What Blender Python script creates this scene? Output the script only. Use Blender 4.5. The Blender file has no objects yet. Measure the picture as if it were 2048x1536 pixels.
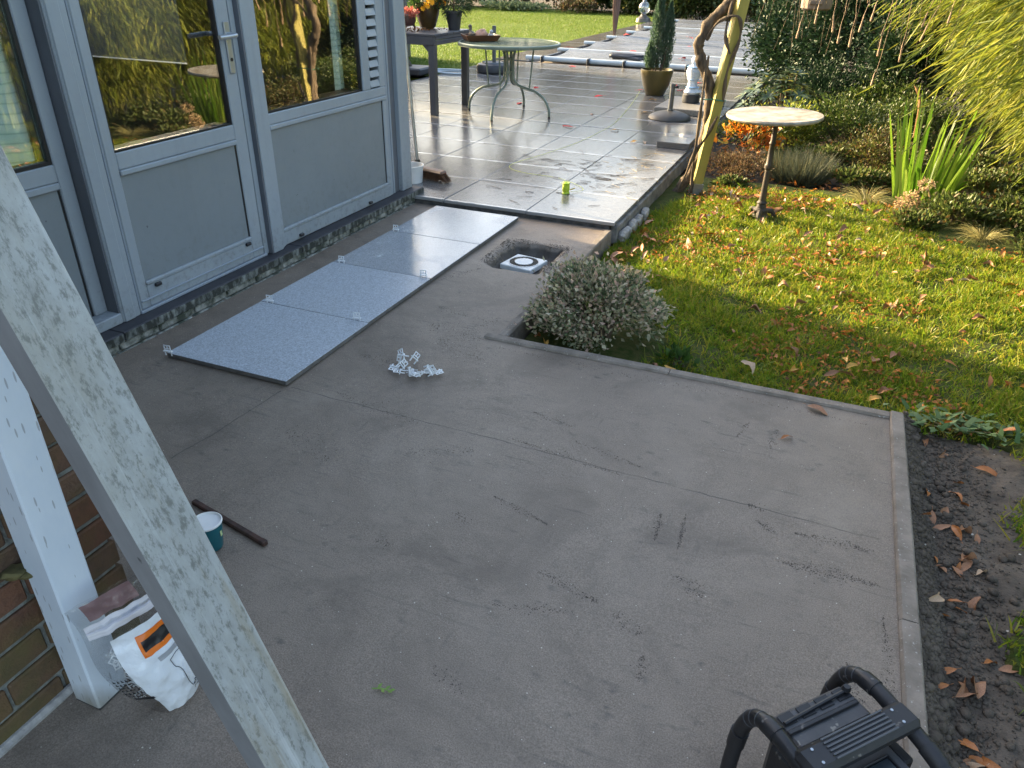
import bpy, bmesh, math, random
import numpy as np
from mathutils import Vector, Matrix, Euler, noise as mnoise
R = math.radians
SC = bpy.context.scene
COL = SC.collection
random.seed(7)
RNG = np.random.default_rng(11)

# ------------------------------------------------------------------ camera
def set_camera():
    pitch, yaw, roll = 0.510834641, -0.386017055, 0.0192008724
    f = Vector((math.sin(yaw)*math.cos(pitch), math.cos(yaw)*math.cos(pitch), -math.sin(pitch)))
    r = Vector((math.cos(yaw), -math.sin(yaw), 0)); u = r.cross(f)
    r2 = r*math.cos(roll)+u*math.sin(roll); u2 = -r*math.sin(roll)+u*math.cos(roll)
    m = Matrix((r2, u2, -f)).transposed().to_4x4()
    m.translation = (2.37315, -2.02056, 1.45568)
    cam = bpy.data.cameras.new('camera'); o = bpy.data.objects.new('camera', cam)
    cam.sensor_width = 36; cam.lens = 1502.1/2048*36; cam.clip_start = 0.05; cam.clip_end = 400
    o.matrix_world = m; COL.objects.link(o); SC.camera = o
set_camera()
# ------------------------------------------------------------------ sky, sun, exposure
SUN_DIR = Vector((-1.0, 0.28, 0.0)).normalized(); SUN_EL = R(17.5)
w = bpy.data.worlds.new('World'); SC.world = w; w.use_nodes = True
sky = w.node_tree.nodes.new('ShaderNodeTexSky'); sky.sky_type = 'NISHITA'; sky.sun_disc = False
sky.sun_elevation = SUN_EL; sky.sun_rotation = math.atan2(SUN_DIR.x, SUN_DIR.y) % (2*math.pi)
sky.air_density = 1.0; sky.dust_density = 4.0; sky.ozone_density = 0.0
w.node_tree.links.new(sky.outputs[0], w.node_tree.nodes['Background'].inputs[0])
w.node_tree.nodes['Background'].inputs[1].default_value = 0.15
sl = bpy.data.lights.new('sun', 'SUN'); sl.energy = 5.0; sl.angle = R(1.0); sl.color = (1.0, 0.77, 0.44)
so = bpy.data.objects.new('sun', sl); COL.objects.link(so)
to_sun = Vector((SUN_DIR.x*math.cos(SUN_EL), SUN_DIR.y*math.cos(SUN_EL), math.sin(SUN_EL)))
so.rotation_euler = to_sun.to_track_quat('Z', 'Y').to_euler(); so.location = (-8, 4, 8)
SC.view_settings.view_transform = 'Standard'; SC.view_settings.look = 'None'
SC.view_settings.gamma = 1.0; SC.view_settings.use_curve_mapping = False
SC.view_settings.exposure = 2.3

# ------------------------------------------------------------------ materials
MATS = {}
def newmat(name):
    m = bpy.data.materials.new(name); m.use_nodes = True
    MATS[name] = m
    return m, m.node_tree, m.node_tree.nodes['Principled BSDF']
def N(nt, typ, **kw):
    n = nt.nodes.new(typ)
    for k, v in kw.items():
        if k.startswith('i_'):
            key = k[2:]
            n.inputs[int(key) if key.isdigit() else key].default_value = v
        else: setattr(n, k, v)
    return n
def rgba(c): return (c[0], c[1], c[2], 1)
def ramp(nt, fac, stops, interp='LINEAR'):
    r = nt.nodes.new('ShaderNodeValToRGB'); cr = r.color_ramp; cr.interpolation = interp
    while len(cr.elements) < len(stops): cr.elements.new(0.5)
    for e, (p, c) in zip(cr.elements, stops): e.position = p; e.color = rgba(c) if len(c) == 3 else c
    nt.links.new(fac, r.inputs[0]); return r.outputs[0]
def coords(nt, scale=(1, 1, 1), kind='Object', rnd=False):
    tc = nt.nodes.new('ShaderNodeTexCoord'); mp = nt.nodes.new('ShaderNodeMapping')
    mp.inputs['Scale'].default_value = scale
    nt.links.new(tc.outputs[kind], mp.inputs['Vector'])
    if rnd:
        oi = nt.nodes.new('ShaderNodeObjectInfo'); ml = N(nt, 'ShaderNodeMath', operation='MULTIPLY', i_1=37.0)
        nt.links.new(oi.outputs['Random'], ml.inputs[0])
        cb = nt.nodes.new('ShaderNodeCombineXYZ')
        nt.links.new(ml.outputs[0], cb.inputs[0]); nt.links.new(ml.outputs[0], cb.inputs[1])
        nt.links.new(cb.outputs[0], mp.inputs['Location'])
    return mp.outputs[0]
def noise_tex(nt, vec, scale, detail=4, rough=0.6, out='Fac', dist=0.0):
    n = N(nt, 'ShaderNodeTexNoise'); n.inputs['Scale'].default_value = scale
    n.inputs['Detail'].default_value = detail; n.inputs['Roughness'].default_value = rough
    n.inputs['Distortion'].default_value = dist
    nt.links.new(vec, n.inputs['Vector']); return n.outputs[out]
def mixc(nt, fac, a, b, mode='MIX'):
    m = nt.nodes.new('ShaderNodeMix'); m.data_type = 'RGBA'; m.blend_type = mode
    for sock, v in ((m.inputs[0], fac), (m.inputs[6], a), (m.inputs[7], b)):
        if isinstance(v, (int, float)): sock.default_value = v
        elif isinstance(v, (tuple, list)): sock.default_value = rgba(v)
        else: nt.links.new(v, sock)
    return m.outputs[2]
def math_(nt, op, a, b=0.0, clamp=False):
    m = nt.nodes.new('ShaderNodeMath'); m.operation = op; m.use_clamp = clamp
    for s, v in ((m.inputs[0], a), (m.inputs[1], b)):
        if isinstance(v, (int, float)): s.default_value = v
        else: nt.links.new(v, s)
    return m.outputs[0]
def mrange(nt, v, a, b, c, d):
    m = nt.nodes.new('ShaderNodeMapRange'); nt.links.new(v, m.inputs[0])
    for i, x in enumerate((a, b, c, d)): m.inputs[i+1].default_value = x
    return m.outputs[0]
def bump(nt, bsdf, h, strength=0.3, dist=0.01):
    b = nt.nodes.new('ShaderNodeBump'); b.inputs['Strength'].default_value = strength; b.inputs['Distance'].default_value = dist
    nt.links.new(h, b.inputs['Height']); nt.links.new(b.outputs[0], bsdf.inputs['Normal'])
def pm(name, c1, c2=None, scale=6, detail=5, lo=0.35, hi=0.65, rough=0.5, rough2=None, bstr=0, bscale=60, bdist=0.004,
       metallic=0.0, spec=0.5, stretch=(1, 1, 1), rnd=False, speck=None):
    m, nt, b = newmat(name)
    v = coords(nt, stretch, rnd=rnd)
    b.inputs['Metallic'].default_value = metallic; b.inputs['Specular IOR Level'].default_value = spec
    b.inputs['Roughness'].default_value = rough; b.inputs['Base Color'].default_value = rgba(c1)
    if c2:
        nf = noise_tex(nt, v, scale, detail)
        col = ramp(nt, nf, [(lo, c1), (hi, c2)])
        if speck:
            sn = noise_tex(nt, v, speck[0], 2, 0.5)
            col = mixc(nt, ramp(nt, sn, [(speck[1], (0, 0, 0)), (speck[1]+0.04, (1, 1, 1))]), col, speck[2])
        nt.links.new(col, b.inputs['Base Color'])
        if rough2 is not None: nt.links.new(mrange(nt, nf, lo, hi, rough, rough2), b.inputs['Roughness'])
    if bstr: bump(nt, b, noise_tex(nt, v, bscale, 4), bstr, bdist)
    return m
def leafmat(name, cols, trans=0.35, rough=0.45, tcol=None, spec=0.4):
    m, nt, b = newmat(name)
    g = nt.nodes.new('ShaderNodeNewGeometry')
    n = len(cols)
    col = ramp(nt, g.outputs['Random Per Island'], [(i/max(1, n-1), c) for i, c in enumerate(cols)])
    nt.links.new(col, b.inputs['Base Color']); b.inputs['Roughness'].default_value = rough
    b.inputs['Specular IOR Level'].default_value = spec
    t = nt.nodes.new('ShaderNodeBsdfTranslucent')
    tc = mixc(nt, 0.5, col, tcol) if tcol else col
    nt.links.new(tc, t.inputs[0])
    mx = nt.nodes.new('ShaderNodeMixShader'); mx.inputs[0].default_value = trans
    nt.links.new(b.outputs[0], mx.inputs[1]); nt.links.new(t.outputs[0], mx.inputs[2])
    nt.links.new(mx.outputs[0], nt.nodes['Material Output'].inputs[0])
    return m

# ------------------------------------------------------------------ object helpers
WLOC = {}
def tag(o, label=None, cat=None, group=None, kind=None):
    if label: o['label'] = label
    if cat: o['category'] = cat
    if group: o['group'] = group
    if kind: o['kind'] = kind
    return o
def thing(name, label, cat, loc=(0, 0, 0), rot=(0, 0, 0), group=None):
    o = bpy.data.objects.new(name, None); COL.objects.link(o); o.empty_display_size = 0.1
    o.location = loc; o.rotation_euler = rot
    WLOC[o.name] = Vector(loc)
    return tag(o, label, cat, group)
def link(name, me, mats, parent=None, loc=None, rot=None, smooth=False):
    o = bpy.data.objects.new(name, me); COL.objects.link(o)
    for m in (mats if isinstance(mats, (list, tuple)) else [mats]):
        if m is not None: me.materials.append(m)
    if parent is not None: o.parent = parent
    if loc is not None: o.location = loc
    if rot is not None: o.rotation_euler = rot
    if smooth: me.polygons.foreach_set('use_smooth', [True]*len(me.polygons))
    return o
def dup(o, parent=None):
    c = o.copy(); COL.objects.link(c)
    if parent is not None: c.parent = parent
    for ch in list(o.children): dup(ch, c)
    return c
class MB:
    """collects verts / faces of one mesh"""
    def __init__(s, off=None): s.v = []; s.f = []; s.mi = []; s.off = Vector(off) if off is not None else None; s.m = 0
    def add(s, vs, fs):
        n = len(s.v); s.v += [tuple(v) for v in vs]
        s.f += [tuple(i+n for i in f) for f in fs]; s.mi += [s.m]*len(fs); return s
    def box(s, x0, x1, y0, y1, z0, z1, c=0.0, M=None):
        if c <= 0:
            vs = [(x, y, z) for z in (z0, z1) for y in (y0, y1) for x in (x0, x1)]
            fs = [(0, 2, 3, 1), (4, 5, 7, 6), (0, 1, 5, 4), (2, 6, 7, 3), (0, 4, 6, 2), (1, 3, 7, 5)]
        else:
            c = min(c, (x1-x0)*0.45, (y1-y0)*0.45, (z1-z0)*0.45)
            bm = bmesh.new(); bmesh.ops.create_cube(bm, size=1)
            for v in bm.verts:
                v.co = Vector(((x0+x1)/2+v.co.x*(x1-x0), (y0+y1)/2+v.co.y*(y1-y0), (z0+z1)/2+v.co.z*(z1-z0)))
            bmesh.ops.bevel(bm, geom=bm.edges[:], offset=c, segments=1, affect='EDGES')
            bm.verts.ensure_lookup_table()
            for i, v in enumerate(bm.verts): v.index = i
            vs = [v.co.copy() for v in bm.verts]; fs = [tuple(v.index for v in f.verts) for f in bm.faces]; bm.free()
        if M is not None: vs = [M @ Vector(v) for v in vs]
        return s.add(vs, fs)
    def tube(s, pts, rad, n=10, cap=True, sq=None):
        pts = [Vector(p) for p in pts]; m = len(pts)
        rads = rad if isinstance(rad, (list, tuple)) else [rad]*m
        t0 = (pts[1]-pts[0]).normalized(); ref = Vector((0, 0, 1)) if abs(t0.z) < 0.9 else Vector((1, 0, 0))
        a = t0.cross(ref).normalized(); vs = []
        for i, p in enumerate(pts):
            t = (pts[min(i+1, m-1)]-pts[max(i-1, 0)]).normalized()
            a = (a-t*a.dot(t)).normalized(); b = t.cross(a)
            for k in range(n):
                th = 2*math.pi*k/n; vs.append(p+(a*math.cos(th)+b*math.sin(th))*rads[i])
        fs = [(i*n+k, i*n+(k+1) % n, (i+1)*n+(k+1) % n, (i+1)*n+k) for i in range(m-1) for k in range(n)]
        if cap: fs += [tuple(range(n))[::-1], tuple((m-1)*n+k for k in range(n))]
        return s.add(vs, fs)
    def lathe(s, prof, c=(0, 0, 0), n=28, M=None, wob=0.0):
        vs = []; fs = []; m = len(prof); c = Vector(c)
        for i, (r, z) in enumerate(prof):
            for k in range(n):
                th = 2*math.pi*k/n; rr = max(r, 1e-5)*(1+wob*math.sin(3*th+i))
                vs.append(Vector((rr*math.cos(th), rr*math.sin(th), z)))
        for i in range(m-1):
            for k in range(n): fs.append((i*n+k, i*n+(k+1) % n, (i+1)*n+(k+1) % n, (i+1)*n+k))
        if prof[0][0] > 1e-4: fs.append(tuple(range(n))[::-1])
        if prof[-1][0] > 1e-4: fs.append(tuple((m-1)*n+k for k in range(n)))
        vs = [(M @ v if M is not None else v)+c for v in vs]
        return s.add(vs, fs)
    def grid(s, P, nu, nv):
        return s.add(P, [(j*nu+i, j*nu+i+1, (j+1)*nu+i+1, (j+1)*nu+i) for j in range(nv-1) for i in range(nu-1)])
    def build(s, name, mats, parent=None, smooth=False, world=False, loc=None, rot=None):
        vs = s.v
        if world and parent is not None:
            o = Vector((0, 0, 0)); pp = parent
            while pp is not None: o += pp.location; pp = pp.parent
            vs = [Vector(v)-o for v in vs]
        me = bpy.data.meshes.new(name); me.from_pydata([tuple(v) for v in vs], [], s.f)
        ob = link(name, me, mats, parent, loc, rot, smooth)
        if any(s.mi): me.polygons.foreach_set('material_index', s.mi)
        if smooth:
            try: me.set_sharp_from_angle(angle=R(38))
            except Exception: pass
        return ob
def smooth_path(pts, sub=6):
    pts = [Vector(p) for p in pts]; out = []
    for i in range(len(pts)-1):
        p0 = pts[max(i-1, 0)]; p1 = pts[i]; p2 = pts[i+1]; p3 = pts[min(i+2, len(pts)-1)]
        for k in range(sub):
            t = k/sub
            out.append(0.5*((2*p1)+(p2-p0)*t+(2*p0-5*p1+4*p2-p3)*t*t+(3*p1-p0-3*p2+p3)*t**3))
    return out+[pts[-1]]
def np_mesh(name, V, Fc, mat, parent=None, smooth=False, loc=None):
    V = np.ascontiguousarray(V, dtype=np.float32); Fc = np.ascontiguousarray(Fc, dtype=np.int32); k = Fc.shape[1]
    me = bpy.data.meshes.new(name)
    me.vertices.add(len(V)); me.vertices.foreach_set('co', V.ravel())
    me.loops.add(Fc.size); me.loops.foreach_set('vertex_index', Fc.ravel())
    me.polygons.add(len(Fc)); me.polygons.foreach_set('loop_start', np.arange(0, Fc.size, k, dtype=np.int32))
    me.polygons.foreach_set('loop_total', np.full(len(Fc), k, dtype=np.int32))
    me.update(calc_edges=True); me.validate()
    return link(name, me, mat, parent, loc, None, smooth)
def unit(a): return a/np.maximum(np.linalg.norm(a, axis=1, keepdims=True), 1e-9)
def rand_unit(n, rng=RNG): return unit(rng.normal(size=(n, 3)))
def leaves(name, mat, P, D, L, W, parent=None, fold=0.25, up=None, rng=RNG, loc=None, tip=0.55):
    """diamond leaves folded on the midrib: base P, direction D, length L, width W"""
    n = len(P); D = unit(D); L = np.broadcast_to(L, n)[:, None]; W = np.broadcast_to(W, n)[:, None]
    U = up if up is not None else rand_unit(n, rng)
    S = unit(np.cross(D, U)); Nn = np.cross(S, D)
    mid = P+D*L*(1-tip)
    V = np.stack([P, mid+S*W/2+Nn*W*fold, P+D*L-Nn*L*0.08, mid-S*W/2+Nn*W*fold], 1).reshape(-1, 3)
    b = np.arange(n)[:, None]*4
    Fc = np.concatenate([b+np.array([[0, 1, 2]]), b+np.array([[0, 2, 3]])], 1).reshape(-1, 3)
    return np_mesh(name, V, Fc, mat, parent, loc=loc)
def blades(name, mat, P, D, L, W, bend, segs=3, parent=None, rng=RNG, loc=None, side=None, taper=0.75, gdir=(0, 0, -1)):
    """strips that start at P along D and droop by bend"""
    n = len(P); D = unit(D); L = np.broadcast_to(L, n)[:, None]; W = np.broadcast_to(W, n)[:, None]; bend = np.broadcast_to(bend, n)[:, None]
    S = side if side is not None else unit(np.cross(D, rand_unit(n, rng)))
    g = np.array(gdir, float)[None]
    rows = []
    for i in range(segs+1):
        t = i/segs
        c = P+D*L*t+g*L*bend*t*t
        wt = W*(1-taper*t**1.5) if i < segs else W*0.03
        rows.append(c-S*wt/2); rows.append(c+S*wt/2)
    V = np.stack(rows, 1).reshape(-1, 3); k = 2*(segs+1)
    b = np.arange(n)[:, None]*k
    Fc = np.concatenate([b+np.array([[2*i, 2*i+1, 2*i+3, 2*i+2]]) for i in range(segs)], 1).reshape(-1, 4)
    return np_mesh(name, V, Fc, mat, parent, loc=loc)
def clump_points(n, center, radii, nclump, rng=RNG, spread=0.22, shell=0.75, zmin=-1.0):
    """points gathered in clumps near the surface of an ellipsoid; returns points and outward directions"""
    c = rand_unit(nclump*3, rng); c = c[c[:, 2] > zmin][:nclump]
    r = shell+(1-shell)*rng.random(len(c))
    cc = c*r[:, None]
    idx = rng.integers(0, len(cc), n)
    p = cc[idx]+rng.normal(size=(n, 3))*spread*(0.6+0.8*rng.random((len(cc), 1))[idx])
    return np.array(center)+p*np.array(radii), unit(p)
def vnoise(x, y, s=1.0, seed=0.0):
    return mnoise.noise(Vector((x*s+seed, y*s-seed*0.7, seed*1.3)))

# ================================================================== SETTING
def mat_screed():
    m, nt, b = newmat('screed'); v = coords(nt)
    big = noise_tex(nt, v, 1.3, 4, 0.6); fine = noise_tex(nt, v, 300, 2, 0.6); mid = noise_tex(nt, v, 11, 6, 0.65)
    col = ramp(nt, big, [(0.3, (0.172, 0.137, 0.107)), (0.7, (0.232, 0.187, 0.148))])
    col = mixc(nt, 0.55, col, ramp(nt, mid, [(0.3, (0.130, 0.103, 0.081)), (0.72, (0.262, 0.212, 0.168))]))
    col = mixc(nt, 0.55, col, ramp(nt, fine, [(0.28, (0.060, 0.048, 0.038)), (0.74, (0.36, 0.292, 0.228))]))
    # trowel drags and rubbed dark streaks, two directions
    for sc_, seed, amt in (((5, 55, 1), 0.0, 0.6), ((60, 7, 1), 3.0, 0.36), ((18, 30, 1), 9.0, 0.62)):
        mp = N(nt, 'ShaderNodeMapping'); mp.inputs['Scale'].default_value = sc_; mp.inputs['Location'].default_value = (seed, seed, 0)
        mp.inputs['Rotation'].default_value = (0, 0, 0.10)
        nt.links.new(v, mp.inputs['Vector'])
        s = noise_tex(nt, mp.outputs[0], 1.0, 5, 0.6); msk = noise_tex(nt, v, 2.3+seed*0.2, 3, 0.55)
        k = math_(nt, 'MULTIPLY', ramp(nt, s, [(0.57, (0, 0, 0)), (0.70, (1, 1, 1))]), ramp(nt, msk, [(0.48, (0, 0, 0)), (0.62, (1, 1, 1))]))
        col = mixc(nt, math_(nt, 'MULTIPLY', k, amt), col, (0.055, 0.050, 0.046))
    pat = noise_tex(nt, v, 2.1, 7, 0.68, dist=0.7)
    col = mixc(nt, ramp(nt, pat, [(0.36, (0.55, 0.55, 0.55)), (0.50, (0, 0, 0))]), col, (0.105, 0.084, 0.066))
    col = mixc(nt, ramp(nt, pat, [(0.54, (0, 0, 0)), (0.70, (0.40, 0.40, 0.40))]), col, (0.30, 0.25, 0.20))
    # pale grit
    vo = N(nt, 'ShaderNodeTexVoronoi'); vo.inputs['Scale'].default_value = 62; nt.links.new(v, vo.inputs['Vector'])
    vr = nt.nodes.new('ShaderNodeSeparateColor'); nt.links.new(vo.outputs['Color'], vr.inputs[0])
    rad = math_(nt, 'MULTIPLY', math_(nt, 'POWER', vr.outputs[0], 5.0), 0.125)
    dot = math_(nt, 'LESS_THAN', vo.outputs['Distance'], rad)
    col = mixc(nt, math_(nt, 'MULTIPLY', dot, 0.85), col, (0.60, 0.56, 0.48))
    # scored setting-out lines
    sx = nt.nodes.new('ShaderNodeSeparateXYZ'); nt.links.new(v, sx.inputs[0])
    wob = mrange(nt, noise_tex(nt, v, 7, 3), 0.3, 0.7, -0.006, 0.006)
    def line(ax, at, other, lo, hi, slope=0.0):
        o = sx.outputs[other]
        d = math_(nt, 'ABSOLUTE', math_(nt, 'ADD', math_(nt, 'SUBTRACT', math_(nt, 'SUBTRACT', sx.outputs[ax], at), math_(nt, 'MULTIPLY', o, slope)), wob))
        k = math_(nt, 'LESS_THAN', d, 0.0022)
        k = math_(nt, 'MULTIPLY', k, math_(nt, 'GREATER_THAN', o, lo)); k = math_(nt, 'MULTIPLY', k, math_(nt, 'LESS_THAN', o, hi))
        return math_(nt, 'MULTIPLY', k, ramp(nt, noise_tex(nt, v, 9, 3), [(0.36, (0.25, 0.25, 0.25)), (0.55, (1, 1, 1))]))
    l1 = line(1, 0.02, 0, 0.62, 2.74, -0.018); l2 = line(0, 0.605, 1, -0.55, -0.03, 0.08); l3 = line(0, 2.06, 1, -1.25, -1.1, 0.9)
    ln = math_(nt, 'MAXIMUM', math_(nt, 'MAXIMUM', l1, l2), l3)
    col = mixc(nt, math_(nt, 'MULTIPLY', ln, 0.75), col, (0.05, 0.046, 0.043))
    damp = mrange(nt, math_(nt, 'ADD', sx.outputs[2], mrange(nt, mid, 0.3, 0.7, -0.006, 0.006)), -0.020, -0.006, 0.85, 0.0)
    col = mixc(nt, damp, col, (0.052, 0.045, 0.039))
    nt.links.new(col, b.inputs['Base Color'])
    nt.links.new(mrange(nt, big, 0.3, 0.7, 0.62, 0.5), b.inputs['Roughness']); b.inputs['Specular IOR Level'].default_value = 0.45
    h = math_(nt, 'ADD', math_(nt, 'MULTIPLY', fine, 0.5), math_(nt, 'SUBTRACT', math_(nt, 'MULTIPLY', mid, 1.6), math_(nt, 'MULTIPLY', ln, 1.2)))
    bump(nt, b, h, 0.75, 0.0035)
    return m
def mat_soil(name='soil', c1=(0.045, 0.040, 0.036), c2=(0.13, 0.118, 0.105)):
    m, nt, b = newmat(name); v = coords(nt)
    a = noise_tex(nt, v, 9, 8, 0.7); f = noise_tex(nt, v, 90, 4, 0.6)
    col = ramp(nt, a, [(0.3, c1), (0.7, c2)])
    vo = N(nt, 'ShaderNodeTexVoronoi'); vo.inputs['Scale'].default_value = 26; nt.links.new(v, vo.inputs['Vector'])
    k = math_(nt, 'LESS_THAN', vo.outputs['Distance'], 0.10)
    vr = nt.nodes.new('ShaderNodeSeparateColor'); nt.links.new(vo.outputs['Color'], vr.inputs[0])
    k = math_(nt, 'MULTIPLY', k, math_(nt, 'GREATER_THAN', vr.outputs[0], 0.86))
    col = mixc(nt, k, col, (0.4, 0.38, 0.34))
    nt.links.new(col, b.inputs['Base Color']); b.inputs['Roughness'].default_value = 0.9; b.inputs['Specular IOR Level'].default_value = 0.25
    bump(nt, b, math_(nt, 'ADD', a, math_(nt, 'MULTIPLY', f, 0.5)), 0.9, 0.012)
    return m
M_SCREED = mat_screed(); M_SOIL = mat_soil('soil', (0.050, 0.041, 0.033), (0.145, 0.120, 0.096))
M_BEDSOIL = mat_soil('bed_soil', (0.030, 0.024, 0.018), (0.075, 0.06, 0.045))
M_LAWN = pm('lawn_soil', (0.035, 0.060, 0.012), (0.085, 0.085, 0.030), 30, 6, rough=0.95, bstr=0.8, bscale=120, bdist=0.01, spec=0.1)

# ground sheet out to the horizon
g = MB(); g.box(-120, 120, -60, 160, -0.6, -0.17); tag(g.build('ground', M_BEDSOIL), kind='structure')

# ---- screed floor (L-shaped, with the drain pit pressed into it)
PIT = (0.735, 1.065, 1.60, 1.985)
def screed_z(x, y):
    z = 0.004*vnoise(x, y, 1.6, 3.1)+0.0012*vnoise(x, y, 14, 1.7)
    wob = 0.030*vnoise(x, y, 11, 5.5)+0.012*vnoise(x, y, 34, 2.5)
    def sm(v): v = min(1.0, max(0.0, v)); return v*v*(3-2*v)
    d = max(PIT[0]-x, x-PIT[1], y-PIT[3])
    rim = math.exp(-((d-0.03)/0.035)**2)*0.007*sm((y-1.60)/0.1)
    t = sm((x-PIT[0]-wob)/0.05)*sm((PIT[1]-x+wob)/0.04)*sm((PIT[3]-y+wob)/0.045)*sm((y-1.53+wob*0.6)/0.15)
    return z*(1-t)+rim*(1-t)-0.062*t
def screed():
    st = 0.0145; xs = np.arange(-0.26, 2.796, st); ys = np.arange(-3.4, 2.50, st)
    idx = {}; V = []; F = []
    def inside(x, y): return (x < 1.178 or y < 0.73)
    def vi(i, j):
        k = (i, j)
        if k not in idx:
            idx[k] = len(V); x = xs[i]; y = ys[j]; V.append((x, y, screed_z(x, y)))
        return idx[k]
    for j in range(len(ys)-1):
        for i in range(len(xs)-1):
            if inside(xs[i+1], ys[j+1]) or (inside(xs[i], ys[j]) and inside(xs[i+1], ys[j])):
                F.append((vi(i, j), vi(i+1, j), vi(i+1, j+1), vi(i, j+1)))
    o = np_mesh('screed', np.array(V), np.array(F), M_SCREED, smooth=True)
    tag(o, kind='structure'); return o
screed()
bs = MB(); bs.box(-0.26, 2.77, -3.4, 0.71, -0.16, -0.03); bs.box(-0.26, 1.16, 0.71, 2.49, -0.16, -0.105)
tag(bs.build('screed_bed', M_SOIL), kind='structure')

# ---- crumbs of dry mortar along the drag marks: real grains lying on the screed
def grains(name, mat, P, size, label=None):
    n = len(P); base = np.array([[1, 0, 0], [-0.5, 0.87, 0], [-0.5, -0.87, 0], [0, 0, 0.9]])
    s = np.broadcast_to(size, n)[:, None, None]*(0.6+0.8*RNG.random((n, 1, 1)))
    a = RNG.random(n)*6.28; c, si = np.cos(a), np.sin(a)
    B = np.broadcast_to(base, (n, 4, 3)).copy()
    X = B[..., 0]*c[:, None]-B[..., 1]*si[:, None]; Y = B[..., 0]*si[:, None]+B[..., 1]*c[:, None]
    B[..., 0] = X; B[..., 1] = Y
    B *= (1+0.5*(RNG.random((n, 4, 1))-0.5)); V = (P[:, None, :]+B*s).reshape(-1, 3)
    b = np.arange(n)[:, None]*4
    F = np.concatenate([b+np.array([t]) for t in ([0, 1, 3], [1, 2, 3], [2, 0, 3])], 1).reshape(-1, 3)
    o = np_mesh(name, V, F, mat); tag(o, kind='stuff')
    if label: tag(o, label, 'grit')
    return o
M_CRUMB = pm('crumb', (0.048, 0.039, 0.032), (0.11, 0.09, 0.074), 40, rough=0.9, spec=0.2)
def streak_pts(lst):
    out = []
    for (x0, y0, x1, y1, w, n) in lst:
        n = int(n*0.75); w = w*1.15
        t = RNG.random(n); env = np.minimum(t, 1-t)*2+0.15
        out.append(np.stack([x0+(x1-x0)*t+RNG.normal(size=n)*w*env, y0+(y1-y0)*t+RNG.normal(size=n)*w*env, np.full(n, 0.001)], 1))
    return np.concatenate(out)
# (x0,y0,x1,y1,width,count) of marks seen on the floor
ST = [(2.50, -0.10, 2.72, -0.09, 0.012, 260), (2.48, -0.245, 2.73, -0.235, 0.016, 420), (2.74, -0.35, 2.77, -0.9, 0.008, 300), (2.66, -0.55, 2.70, -0.80, 0.018, 420),
      (2.12, -0.17, 2.13, -0.30, 0.006, 130), (2.19, -0.14, 2.20, -0.31, 0.004, 130), (2.27, 0.36, 2.30, 0.48, 0.006, 90), (2.39, 0.33, 2.40, 0.47, 0.01, 70),
      (2.36, -0.02, 2.40, -0.03, 0.010, 70), (2.40, -0.09, 2.45, -0.12, 0.010, 90), (1.62, -0.30, 1.82, -0.36, 0.008, 170), (1.86, -0.55, 2.05, -0.60, 0.012, 160),
      (1.55, 0.02, 1.95, -0.03, 0.009, 260), (1.75, 0.10, 2.0, 0.04, 0.008, 150), (1.55, 0.22, 1.72, 0.18, 0.008, 110), (1.10, 0.95, 1.02, 0.70, 0.03, 220), (0.85, 0.75, 1.12, 0.70, 0.04, 300),
      (0.95, 0.62, 1.2, 0.52, 0.05, 330), (0.72, 0.36, 0.9, 0.34, 0.02, 120), (0.78, 0.95, 0.95, 0.9, 0.02, 120), (0.62, 1.25, 0.74, 1.5, 0.015, 150), (0.70, 1.66, 1.08, 1.67, 0.02, 330),
      (0.70, 1.7, 0.71, 2.0, 0.018, 260), (0.75, 2.02, 1.08, 2.01, 0.02, 330), (1.07, 1.68, 1.07, 2.0, 0.015, 200), (0.9, 2.12, 1.05, 2.10, 0.01, 60), (2.10, -0.62, 2.18, -0.66, 0.015, 90),
      (2.20, -0.72, 2.21, -0.80, 0.008, 90), (1.75, -0.95, 1.85, -0.99, 0.01, 60), (1.55, -0.42, 1.6, -0.45, 0.012, 60), (1.25, -0.20, 1.45, -0.10, 0.03, 160), (2.22, -0.42, 2.30, -0.47, 0.02, 130),
      (1.40, -0.62, 1.44, -0.63, 0.012, 50), (1.80, -0.72, 2.0, -0.66, 0.01, 120), (1.2, 0.66, 2.7, 0.64, 0.012, 420), (0.8, 0.05, 1.2, -0.02, 0.02, 140), (1.02, -0.35, 0.8, -0.25, 0.05, 160)]
Pst = streak_pts(ST)
Pst = Pst[~((Pst[:, 0] > PIT[0]+0.01) & (Pst[:, 0] < PIT[1]-0.01) & (Pst[:, 1] > PIT[2]+0.01) & (Pst[:, 1] < PIT[3]-0.01))]
Pst[:, 2] = [screed_z(p[0], p[1]) for p in Pst]
_a = RNG.random(1500)*6.283; _r = 1+0.22*RNG.normal(size=1500)
_px = np.clip(0.90+0.175*_r*np.sign(np.cos(_a))*np.abs(np.cos(_a))**0.5, 0.69, 1.10); _py = np.clip(1.80+0.19*_r*np.sign(np.sin(_a))*np.abs(np.sin(_a))**0.5, 1.60, 2.05)
_k = ~((np.abs(_px-0.888) < 0.105) & (np.abs(_py-1.778) < 0.105)); _px, _py = _px[_k], _py[_k]
grains('damp_sand_crumbs', pm('damp_sand', (0.045, 0.038, 0.031), (0.10, 0.084, 0.07), 40, rough=0.9, spec=0.2), np.stack([_px, _py, np.array([screed_z(a, b) for a, b in zip(_px, _py)])], 1), 0.0032, 'dark damp sand crumbs round the floor drain pit')
grains('mortar_crumbs', M_CRUMB, Pst, 0.0018, 'dark mortar crumbs rubbed along drag marks on the grey screed')

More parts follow.
